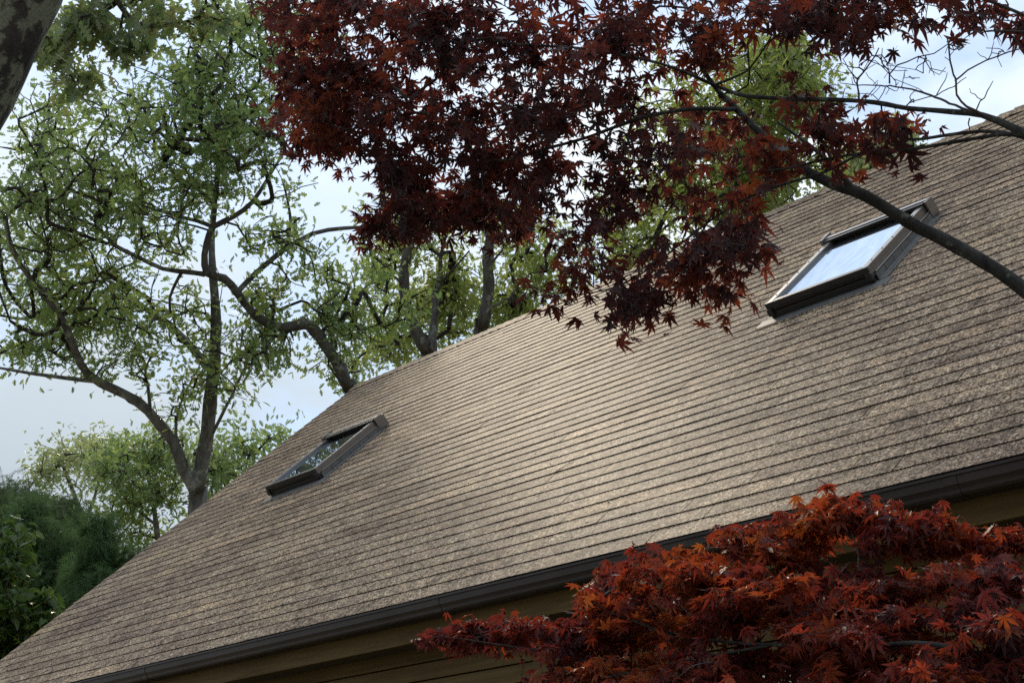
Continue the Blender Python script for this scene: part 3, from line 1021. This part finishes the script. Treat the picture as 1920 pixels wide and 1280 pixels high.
DE = 22.0
tree('oak_tree', 'bright green oak crown above the ridge behind the maple limbs', [
    [(1330, 520, DE, 40), (1360, 420, DE, 34), (1385, 330, DE, 28), (1400, 250, DE, 22), (1420, 180, DE, 16), (1440, 110, DE, 9)],
    [(1390, 320, DE, 14), (1450, 270, DE - .3, 10), (1510, 210, DE - .5, 7)],
    [(1380, 340, DE, 14), (1330, 270, DE + .3, 10), (1280, 200, DE + .6, 7)],
    [(1365, 400, DE, 12), (1440, 350, DE - .2, 9), (1520, 310, DE - .4, 6)],
], [
    (1460, 130, 84, 84, DE, 2, 170), (1510, 180, 78.75, 63, DE, 1.6, 110), (1400, 190, 94.5, 105, DE + .3, 2, 162), (1440, 290, 105, 63, DE, 1.8, 128), (1320, 330, 115.5, 94.5, DE + .4, 1.8, 162), (1230, 380, 105, 84, DE + .5, 1.6, 119),
    (1420, 370, 94.5, 42, DE - .2, 1.4, 94), (1500, 320, 73.5, 42, DE, 1.4, 60), (1150, 440, 73.5, 73.5, DE + .7, 1.5, 60), (1250, 200, 84, 84, DE + .6, 1.6, 68), (1180, 500, 94.5, 42, DE + .7, 1.4, 60), (1470, 75, 42, 42, DE, 1.2, 34),
], 'oak', M_OAKL, M_BARK, M_TWIG, per=9, lr=.28, size=.13, sub=6, spread=.4)

DE2 = 27.0
tree('oak_tree', 'farther pale green treetop peeping over the ridge left of the bare twigs', [
    [(1600, 480, DE2, 26), (1610, 400, DE2, 20), (1625, 330, DE2, 14), (1640, 270, DE2, 8)],
], [
    (1640, 290, 70, 40, DE2, 1.8, 110), (1600, 320, 60, 40, DE2, 1.6, 80), (1690, 270, 35, 25, DE2, 1.2, 35), (1660, 320, 70, 30, DE2, 1.4, 50),
], 'oak', M_PALE, M_BARK2, M_TWIG, per=11, lr=.3, size=.15, sub=7)

DF = 33.0
tree('broadleaf_tree', 'pale round-headed tree with light limbs at far left beyond the roof', [
    [(160, 1060, DF, 20), (158, 1010, DF, 18), (150, 970, DF, 16), (140, 930, DF, 12), (125, 890, DF, 9), (110, 855, DF, 6)],
    [(155, 985, DF, 10), (175, 940, DF + .3, 9), (185, 900, DF + .6, 7), (195, 860, DF + .8, 5)],
], [
    (110, 850, 50, 40, DF, 2, 55), (160, 830, 50, 25, DF, 1.8, 45), (90, 890, 40, 30, DF, 1.6, 30), (190, 870, 45, 45, DF + .5, 2, 45), (150, 890, 60, 40, DF, 1.8, 30), (130, 930, 60, 30, DF + 1, 1.8, 23),
], 'oak', M_PALE, M_BARK2, M_TWIG, per=10, lr=.42, size=.13, sub=5, spread=.42)

DG = 29.0
tree('oak_tree', 'low leafy oak filling the gap behind the grey forked trunk', [
    [(300, 1060, DG, 18), (296, 1010, DG, 15), (290, 960, DG, 12), (280, 900, DG, 9), (270, 850, DG, 6)],
    [(290, 950, DG, 10), (340, 900, DG + .4, 8), (400, 860, DG + .6, 6), (450, 830, DG + .8, 4)],
    [(294, 985, DG, 8), (240, 940, DG - .3, 6), (210, 900, DG - .5, 4)],
], [
    (250, 860, 60, 40, DG, 2, 84), (320, 860, 60, 50, DG, 2, 91), (230, 920, 60, 50, DG, 2, 72), (300, 930, 70, 40, DG, 2, 65), (420, 860, 60, 40, DG + .6, 1.8, 72), (480, 830, 50, 30, DG + .8, 1.6, 49), (520, 810, 24, 16, DG + .8, 1.2, 17),
    (400, 910, 50, 40, DG, 1.6, 46), (240, 980, 60, 25, DG, 1.8, 26), (210, 850, 40, 40, DG, 1.6, 39), (320, 820, 40, 18, DG, 1.6, 20), (440, 880, 50, 20, DG, 1.4, 32), (250, 1010, 50, 20, DG, 1.4, 20),
], 'oak', M_OAK, M_BARK, M_TWIG, per=11, lr=.36, size=.125, sub=5, spread=.42)

DH = 26.0
tree('cypress_tree', 'dark evergreen with thin upright leader at the lower left', [
    [(70, 1330, DH, 26), (66, 1200, DH, 22), (62, 1080, DH, 16), (58, 990, DH, 9), (56, 930, DH, 5), (52, 890, DH, 2.5)],
    [(56, 925, DH, 3), (44, 905, DH, 2), (36, 898, DH, 1.5)], [(55, 915, DH, 3), (64, 900, DH, 2), (70, 896, DH, 1.5)],
], [
    (60, 1000, 63, 52.5, DH, 1.6, 122), (60, 1100, 115.5, 63, DH, 2, 238), (150, 1090, 73.5, 63, DH, 1.8, 158), (100, 1030, 63, 42, DH, 1.6, 94), (100, 1180, 136.5, 63, DH, 2.2, 187), (60, 960, 31.5, 31.5, DH, 0.8, 43), (170, 1020, 31.5, 42, DH, 1, 43),
], 'frond', M_CON, M_BARK, M_TWIG, per=16, lr=.26, size=.19, step=.4, cat='tree', sub=10, nsig=1.0)

DH2 = 30.0
tree('cypress_tree', 'paler feathery evergreen top at the left picture edge', [
    [(20, 1300, DH2, 24), (20, 1100, DH2, 18), (22, 980, DH2, 10), (24, 925, DH2, 5)],
], [
    (20, 960, 73.5, 52.5, DH2, 2, 144), (80, 940, 42, 31.5, DH2, 1.4, 58), (-30, 1020, 63, 84, DH2, 2, 86), (110, 960, 42, 31.5, DH2, 1.4, 50),
], 'frond', mat_leaf('blue_cypress_spray', [(.055, .085, .045), (.075, .105, .055)], [(.10, .15, .06), (.12, .17, .07)], .3, .75, .1), M_BARK, M_TWIG, per=16, lr=.3, size=.28, step=.4, cat='tree', sub=10, nsig=1.0)

DI = 22.5
tree('cypress_tree', 'small dark pointed evergreen beside the roof edge at left', [
    [(200, 1300, DI, 20), (198, 1180, DI, 16), (190, 1080, DI, 9), (182, 990, DI, 3)],
], [
    (185, 1020, 23.1, 42, DI, 0.6, 43), (190, 1080, 52.5, 52.5, DI, 1, 115), (200, 1140, 84, 52.5, DI, 1.4, 130), (130, 1150, 63, 63, DI, 1.2, 86), (230, 1060, 42, 26.25, DI, 0.9, 43), (100, 1200, 84, 52.5, DI, 1.3, 79),
], 'frond', M_CON, M_BARK, M_TWIG, per=16, lr=.22, size=.22, step=.3, cat='tree', sub=10, nsig=1.0)

DJ = 15.2
tree('shrub', 'leafy green shrub with large glossy leaves at the lower left corner', [
    [(-40, 1420, DJ, 20), (-20, 1300, DJ, 16), (0, 1200, DJ, 12), (10, 1120, DJ, 8), (10, 1040, DJ, 5), (15, 985, DJ, 3)],
    [(0, 1210, DJ, 8), (40, 1160, DJ - .2, 6), (70, 1130, DJ - .3, 4)],
    [(-10, 1260, DJ, 8), (40, 1215, DJ - .2, 6), (80, 1180, DJ - .3, 3)],
], [
    (20, 1010, 45, 40, DJ, .7, 50), (0, 1060, 60, 40, DJ, .7, 56), (40, 1140, 50, 30, DJ - .2, .6, 55), (80, 1160, 35, 25, DJ - .3, .4, 30), (20, 1200, 60, 40, DJ, .7, 80), (-10, 1150, 50, 40, DJ, .7, 40), (0, 1240, 50, 40, DJ, .7, 50), (-60, 1100, 50, 140, DJ, .8, 60),
], 'oval', M_BUSH, M_TWIG, M_TWIG, per=10, lr=.13, size=.125, step=.15, rtip=.004, cat='shrub', sub=6, nsig=.6, droop=.1)

# ------------------------------------------------------------------ near lichen-covered trunk at the top left corner
DN = 4.2
tree('oak_tree', 'thick lichen covered trunk leaning across the top left corner', [
    [(-560, 1250, DN, 460), (-430, 900, DN, 420), (-300, 560, DN, 400), (-190, 310, DN, 385), (-105, 140, DN, 380), (-30, -10, DN, 370), (60, -190, DN, 350), (150, -380, DN + .1, 300), (220, -560, DN + .3, 180)],
    [(170, -420, DN + .1, 90), (300, -330, DN + 1.5, 60), (330, -200, DN + 3, 40), (250, -80, DN + 4, 26), (215, -20, DN + 4.6, 18), (240, 30, DN + 5, 14), (270, 48, DN + 5.2, 12), (310, 45, DN + 5.4, 9), (360, 40, DN + 5.6, 6)],
    [(232, 24, DN + 5, 9), (226, 55, DN + 5.1, 7), (236, 80, DN + 5.2, 5), (230, 110, DN + 5.3, 4)],
    [(60, -190, DN, 50), (40, -60, DN + 2, 24), (60, 20, DN + 3.4, 14), (70, 90, DN + 4, 8)],
], [
    (240, 100, 40, 28, DN + 5.2, 0.5, 15), (210, 60, 50, 40, DN + 5, 0.6, 12), (320, 20, 80, 30, DN + 5.5, 0.7, 16), (170, 20, 50, 40, DN + 4.8, 0.6, 11), (90, 120, 50, 40, DN + 4.4, 0.6, 14), (160, 160, 36, 26, DN + 4.6, 0.5, 10), (70, 60, 60, 50, DN + 4.2, 0.6, 13), (400, 20, 60, 30, DN + 5.8, 0.6, 12), (280, -40, 140, 40, DN + 5.2, 0.8, 22),
], 'oak', M_OAKN, M_BARKN, M_TWIG, per=8, lr=.13, size=.105, step=.12, rtip=.0035, rmax=.02, sub=6, lump=.006, droop=.6)

# ------------------------------------------------------------------ Japanese maple, upper boughs (trunk outside the frame on the right)
tree('maple_tree', 'dark purple-red maple canopy hanging from the top of the picture', [
    [(2350, 1100, 3.6, 79.12), (2250, 890, 3.7, 65.36), (2120, 720, 3.85, 53.32), (2000, 605, 4.0, 45.58), (1900, 528, 4.15, 40.42), (1840, 488, 4.2, 37.84), (1775, 452, 4.3, 36.12), (1700, 414, 4.4, 32.68), (1625, 368, 4.5, 30.1), (1560, 345, 4.6, 27.52), (1500, 314, 4.7, 24.94), (1450, 275, 4.8, 22.36), (1402, 226, 4.9, 18.06), (1362, 186, 5.0, 14.62), (1330, 150, 5.05, 12.04), (1300, 95, 5.1, 8.6), (1270, 40, 5.2, 6.02)],
    [(2280, 930, 3.7, 70), (2200, 640, 3.65, 52), (2120, 420, 3.62, 40), (2030, 315, 3.65, 33), (1960, 268, 3.7, 27), (1900, 240, 3.75, 22), (1842, 216, 3.8, 17), (1765, 208, 3.95, 14), (1700, 203, 4.1, 13), (1640, 192, 4.25, 13), (1560, 187, 4.4, 12), (1480, 185, 4.55, 11), (1400, 180, 4.7, 11), (1350, 164, 4.85, 10), (1240, 120, 4.75, 8), (1100, 92, 5.05, 7), (980, 84, 5.25, 6), (880, 74, 5.35, 5), (780, 92, 5.45, 4)],
    [(1975, 272, 3.7, 14), (1900, 252, 3.8, 12), (1840, 246, 3.85, 10), (1765, 255, 3.95, 9), (1710, 262, 4.05, 7), (1660, 250, 4.15, 6), (1600, 240, 4.25, 4)],
    [(1990, 274, 3.7, 16), (1900, 252, 3.78, 13), (1850, 256, 3.85, 11), (1780, 268, 3.95, 10), (1700, 281, 4.05, 9), (1620, 287, 4.15, 8), (1540, 300, 4.3, 7), (1480, 315, 4.4, 6), (1400, 325, 4.5, 5)],
    [(1600, 355, 4.53, 17), (1565, 315, 4.6, 14), (1530, 282, 4.7, 12), (1498, 258, 4.8, 9), (1460, 230, 4.9, 6)],
    [(1610, 290, 4.16, 8), (1540, 325, 4.3, 8), (1470, 345, 4.4, 7), (1400, 372, 4.5, 7), (1330, 415, 4.6, 6), (1260, 470, 4.7, 5), (1200, 515, 4.75, 4), (1130, 545, 4.8, 3.5), (1050, 555, 4.85, 3)],
    [(1380, 205, 4.95, 13), (1290, 205, 4.75, 11), (1200, 222, 4.95, 10), (1100, 258, 5.15, 9), (1020, 280, 5.25, 9), (950, 300, 5.35, 8), (880, 296, 5.45, 6), (800, 310, 5.55, 4)],
    [(950, 302, 5.7, 6), (930, 350, 5.75, 5), (922, 410, 5.8, 3)],
    [(1130, 250, 5.1, 5), (1000, 200, 5.25, 5), (900, 222, 5.35, 4), (780, 240, 5.45, 3)],
    [(1330, 410, 4.6, 5), (1280, 500, 4.65, 4), (1230, 560, 4.65, 3), (1190, 610, 4.65, 2.5)],
    [(1400, 372, 4.5, 5), (1380, 440, 4.5, 4), (1370, 500, 4.5, 3)],
    [(1340, 160, 4.85, 8), (1405, 130, 4.7, 5), (1440, 80, 4.6, 5), (1500, 40, 4.5, 4)],
    [(1360, 175, 4.85, 6), (1402, 160, 4.75, 5), (1402, 80, 4.7, 4)],
    [(2120, 420, 3.62, 22), (2100, 200, 3.7, 15), (2020, 90, 3.8, 11), (1900, 20, 3.95, 9), (1760, -20, 4.1, 8), (1620, 10, 4.3, 6), (1500, 30, 4.5, 4)],
    [(1960, 50, 3.9, 6), (1900, 55, 3.95, 4), (1850, 60, 4.0, 3)],
], [
    (1350, 465, 67.2, 59.4, 4.55, 0.2, 9), (1395, 420, 44.8, 54, 4.5, 0.2, 3), (1320, 545, 78.4, 30.24, 4.6, 0.2, 5), (1290, 500, 67.2, 54, 4.65, 0.2, 5), (1450, 330, 56, 32.4, 4.5, 0.2, 5), (560, 140, 50, 55, 5.95, 0.3, 21), (560, 225, 55, 40, 5.95, 0.3, 17), (620, 120, 70, 60, 5.9, 0.4, 28), (800, 60, 120, 60, 5.7, 0.5, 32), (1190, 586, 50.4, 38.88, 4.65, 0.2, 5), (1010, 545, 33.6, 15.12, 4.85, 0.15, 4),
    (560, 20, 60, 40, 5.9, 0.3, 21), (1600, 258, 90, 12, 4.3, 0.2, 9), (1690, 258, 45, 9, 4.15, 0.15, 3), (1100, 370, 78.4, 54, 5.1, 0.3, 14), (1400, 490, 29.12, 54, 4.5, 0.15, 3), (1370, 560, 29.12, 15.12, 4.55, 0.12, 2),
    (660, 60, 156, 83, 5.8, 0.7, 81), (620, 190, 101, 74, 5.9, 0.5, 51), (585, 285, 78, 26, 5.9, 0.4, 16), (740, 190, 129, 83, 5.8, 0.6, 64), (720, 310, 92, 74, 5.9, 0.5, 48), (800, 380, 101, 55, 5.8, 0.5, 48), (750, 436, 74, 26, 5.8, 0.4, 22), (700, 420, 46, 37, 5.8, 0.4, 15),
    (900, 110, 184, 101, 5.6, 0.7, 96), (920, 260, 138, 83, 5.7, 0.6, 67), (910, 400, 92, 55, 5.6, 0.5, 44), (970, 430, 64, 28, 5.5, 0.4, 16), (1000, 330, 83, 64, 5.5, 0.5, 33), (1050, 200, 110, 83, 5.4, 0.6, 41),
    (1130, 60, 175, 83, 5.3, 0.7, 73), (1200, 160, 101, 74, 5.2, 0.5, 26), (1150, 330, 113.12, 79.92, 5.1, 0.5, 23), (1140, 430, 92.96, 69.12, 5.0, 0.4, 20), (1250, 300, 92, 55, 5.0, 0.5, 10),
    (1070, 530, 67.2, 30.24, 4.9, 0.3, 5), (1200, 500, 113.12, 49.68, 4.75, 0.4, 12), (1200, 590, 57.12, 44.28, 4.65, 0.25, 7), (1180, 616, 35.84, 16.2, 4.65, 0.2, 4), (1310, 510, 82.88, 49.68, 4.6, 0.3, 9), (1380, 440, 51.52, 59.4, 4.5, 0.3, 7), (1330, 570, 41.44, 15.12, 4.6, 0.2, 2),
    (1370, 280, 101, 46, 4.8, 0.4, 14), (1330, 380, 92.96, 49.68, 4.7, 0.4, 5), (1300, 230, 55, 55, 5.0, 0.4, 5), (1480, 237, 62.9, 18, 4.5, 0.3, 6), (1570, 242, 70.55, 18, 4.3, 0.3, 6), (1660, 224, 51, 13.5, 4.1, 0.2, 3), (1620, 272, 34.85, 9.75, 4.2, 0.2, 2), (1700, 247, 31.45, 6.75, 4.1, 0.2, 2), (1450, 345, 45.92, 30.24, 4.5, 0.3, 3),
    (1420, 18, 110, 40.7, 4.6, 0.4, 21), (1560, 18, 110, 45.1, 4.4, 0.4, 21), (1600, 73, 74, 22, 4.35, 0.3, 7), (1700, 18, 101, 40.7, 4.25, 0.4, 17), (1790, 18, 55, 30.8, 4.1, 0.3, 6), (1870, 28, 55, 26.4, 4.0, 0.3, 6), (1300, 60, 74, 64, 5.0, 0.4, 20),
    (1470, 146, 31.45, 23, 4.6, 0.3, 2), (1915, 48, 18, 40.7, 3.9, 0.2, 2), (1000, -60, 460, 55, 5.2, 0.8, 94), (1600, -62, 239, 40.7, 4.3, 0.5, 24),
], ['maple', 'maple', 'maple5'], M_MAP, M_BARKM, M_TWIGM, per=6, lr=.085, size=.041, step=.07, rtip=.0013, pexp=.36, rmax=.006, nsig=.55, droop=.35, flat=.7, vflat=.7, sub=2, lump=.02, wiggle=.16, cat='tree',
    base=(2.45, 3.0, 0.0), spread=.5)

# bare dead twigs of that maple against the sky: grown on the visible limbs, kept as its own part
maple = bpy.data.objects['maple_tree']
bare = [
    [(1850, 219, 3.79, 10), (1812, 200, 3.8, 7), (1794, 180, 3.82, 6), (1790, 150, 3.84, 5.5), (1782, 115, 3.87, 5), (1776, 70, 3.9, 4)],
    [(1790, 152, 3.84, 5), (1815, 132, 3.83, 4.5), (1850, 114, 3.82, 4), (1890, 98, 3.8, 4), (1930, 90, 3.78, 3)],
    [(1832, 212, 3.8, 9), (1790, 198, 3.85, 7), (1745, 178, 3.95, 6), (1700, 166, 4.05, 5), (1650, 161, 4.15, 4), (1600, 160, 4.25, 3), (1575, 156, 4.3, 2)],
    [(1610, 188, 4.3, 6), (1609, 165, 4.32, 5), (1608, 148, 4.33, 5), (1632, 118, 4.33, 4), (1648, 90, 4.33, 3)],
    [(1608, 150, 4.33, 4), (1590, 130, 4.36, 3), (1580, 110, 4.38, 2)],
    [(1668, 157, 4.1, 5), (1668, 140, 4.1, 4), (1682, 122, 4.1, 4), (1720, 108, 4.08, 3.5), (1765, 92, 4.05, 3), (1800, 60, 4.02, 2)],
    [(1700, 198, 4.1, 4), (1715, 190, 4.08, 3), (1755, 178, 4.02, 3), (1790, 162, 3.96, 3), (1812, 145, 3.94, 2)],
    [(1830, 208, 3.82, 4), (1840, 190, 3.82, 3.5), (1850, 172, 3.82, 3), (1862, 152, 3.82, 2)],
    [(1842, 188, 3.82, 3), (1828, 178, 3.84, 2.5), (1818, 166, 3.86, 1.6)],
    [(1818, 222, 3.84, 4), (1818, 240, 3.86, 3), (1824, 252, 3.88, 2)],
    [(1850, 114, 3.82, 3), (1858, 100, 3.82, 2.5), (1864, 78, 3.82, 1.6)], [(1852, 113, 3.82, 2.6), (1840, 104, 3.83, 2), (1832, 98, 3.84, 1.4)],
    [(1756, 178, 4.0, 3), (1772, 150, 4.0, 2.4), (1776, 136, 4.0, 1.6)],
    [(1690, 164, 4.05, 2.6), (1694, 148, 4.05, 2), (1695, 136, 4.05, 1.4)], [(1622, 186, 4.28, 3), (1636, 172, 4.26, 2.4), (1646, 155, 4.25, 1.6)],
    [(1560, 187, 4.4, 3), (1535, 200, 4.42, 2.4), (1505, 215, 4.45, 2)], [(1920, 60, 3.8, 6), (1860, 58, 3.85, 5), (1840, 62, 3.9, 4), (1815, 55, 3.95, 2)],
]
Vs, Fs, b = [], [], 0
bl = []
mo = np.array(maple.location)
for l in bare:
    p, r = px_line(l)
    p, r = smooth_line(p, r, .02)
    p[1:-1] += rng.normal(0, .0012, (len(p) - 2, 3))
    V_, F_ = tube_mesh(p, r, 6)
    Vs.append(V_); Fs.append(F_ + b); b += len(V_); bl.append((p, r))
pts = blob_points([(1640, 120, 70, 40, 4.25, .12, 34), (1720, 120, 70, 40, 4.1, .12, 26), (1780, 85, 30, 30, 3.95, .1, 22), (1870, 100, 40, 25, 3.8, .08, 8), (1700, 180, 80, 20, 4.1, .1, 14)], 4, .5)
Vt, Ft, _ = grow(bl, pts, .03, .0011, .3, .003, .2, 0)
Vs.append(Vt); Fs.append(Ft + b)
V_ = np.concatenate(Vs) - mo; F_ = np.concatenate(Fs)
mesh_from('bare_twigs', V_, F_.ravel(), np.arange(len(F_)) * 4, M_TWIGM, maple, True)

# ------------------------------------------------------------------ red maple in front of the eave at the lower right
tree('maple_tree', 'bright orange-red maple in front of the gutter at lower right', [
    [(2100, 1420, 3.5, 60), (2040, 1310, 3.5, 44), (1980, 1255, 3.55, 34), (1900, 1240, 3.6, 26), (1840, 1228, 3.62, 22), (1780, 1214, 3.43, 18), (1720, 1205, 3.48, 14), (1640, 1208, 3.58, 12), (1560, 1206, 3.68, 11), (1480, 1208, 3.78, 10), (1400, 1206, 3.88, 9), (1340, 1200, 3.98, 8), (1270, 1196, 4.03, 6), (1210, 1172, 4.08, 5), (1150, 1150, 4.13, 4)],
    [(1440, 1210, 3.83, 8), (1370, 1222, 3.88, 7), (1290, 1236, 3.93, 6), (1220, 1252, 3.98, 5), (1130, 1270, 4.03, 4)],
    [(1340, 1200, 3.98, 6), (1240, 1185, 4.13, 5), (1130, 1200, 4.23, 4), (1020, 1216, 4.28, 3), (940, 1208, 4.33, 3), (860, 1196, 4.38, 2), (810, 1192, 4.43, 1.5)],
    [(1720, 1205, 3.7, 9), (1690, 1170, 3.75, 7), (1650, 1130, 3.85, 6), (1610, 1080, 3.95, 5), (1610, 1040, 4.0, 5), (1590, 985, 4.1, 4), (1560, 950, 4.2, 3)],
    [(1612, 1022, 4.02, 4), (1650, 1022, 4.0, 3.5), (1690, 1022, 3.95, 3), (1720, 1010, 3.9, 2.5), (1760, 995, 3.9, 2)],
    [(1620, 1010, 4.05, 3), (1660, 1003, 4.02, 2.5), (1720, 1000, 4.0, 2)],
    [(1800, 1218, 3.65, 10), (1830, 1150, 3.7, 8), (1850, 1090, 3.8, 6), (1860, 1040, 3.85, 4)],
    [(1560, 1206, 3.9, 7), (1500, 1140, 4.05, 6), (1440, 1090, 4.15, 5), (1390, 1040, 4.25, 4), (1400, 990, 4.3, 3)],
    [(1400, 1206, 4.1, 6), (1330, 1140, 4.2, 5), (1280, 1090, 4.3, 4), (1200, 1060, 4.35, 3)],
    [(1980, 1255, 3.55, 14), (1950, 1150, 3.6, 10), (1940, 1060, 3.7, 7)],
], [
    (812, 1193, 22, 2.4, 4.66, 0.1, 4), (850, 1190, 30, 3.6, 4.64, 0.1, 6), (900, 1183, 40, 4.8, 4.6, 0.12, 8), (950, 1181, 40, 5.4, 4.57, 0.12, 8), (1000, 1175, 40, 8.4, 4.52, 0.15, 8),
    (880, 1200, 76, 2.592, 4.65, 0.2, 13), (980, 1193, 57, 5.472, 4.55, 0.25, 13), (960, 1225, 38, 2.304, 4.5, 0.2, 2), (1060, 1201, 66, 34, 4.45, 0.3, 30), (1110, 1126, 57, 34, 4.4, 0.3, 27), (1180, 1106, 76, 34, 4.35, 0.3, 38), (1200, 1176, 104, 51, 4.3, 0.35, 63), (1120, 1261, 95, 34, 4.25, 0.3, 36), (1050, 1281, 38, 21, 4.3, 0.25, 10),
    (1290, 1076, 86, 34, 4.35, 0.3, 42), (1290, 1156, 114, 51, 4.25, 0.4, 63), (1280, 1256, 133, 38, 4.1, 0.4, 63), (1400, 1026, 66, 30, 4.35, 0.3, 30), (1430, 1096, 114, 51, 4.2, 0.4, 68), (1470, 1186, 124, 51, 4.0, 0.4, 63), (1450, 1276, 114, 26, 3.85, 0.3, 14), (1490, 1001, 57, 30, 4.3, 0.25, 14), (1560, 961, 48, 19, 4.25, 0.2, 22),
    (1560, 1016, 48, 34, 4.2, 0.25, 11), (1640, 971, 57, 15, 4.1, 0.2, 20), (1720, 991, 48, 19, 4.0, 0.2, 20), (1700, 1016, 38, 10, 3.95, 0.15, 3), (1780, 1016, 38, 14, 3.95, 0.2, 10), (1860, 1016, 66, 17, 3.9, 0.2, 20), (1600, 1146, 124, 38, 3.95, 0.35, 56), (1750, 1096, 104, 30, 3.85, 0.3, 45), (1870, 1086, 66, 38, 3.8, 0.3, 32),
    (1650, 1216, 114, 51, 3.75, 0.35, 52), (1780, 1176, 104, 42, 3.7, 0.3, 45), (1880, 1186, 66, 60, 3.6, 0.3, 34), (1700, 1276, 152, 30, 3.6, 0.3, 42), (1860, 1276, 76, 26, 3.5, 0.25, 22), (1580, 1276, 86, 21, 3.75, 0.3, 20), (1400, 1346, 399, 34, 3.8, 0.5, 40),
    (1500, 1076, 57, 34, 4.1, 0.3, 18), (1640, 1086, 48, 17, 3.95, 0.2, 9),
], ['maple', 'maple', 'maple5'], M_MAPL, M_BARKM, M_TWIGM, per=8, lr=.07, size=.035, step=.06, rtip=.0012, pexp=.36, rmax=.005, nsig=.42, droop=.12, flat=.3, vflat=.35, sub=6, lump=.02, wiggle=.16, cat='tree',
    base=(1.65, 3.0, 0.0), spread=.34)
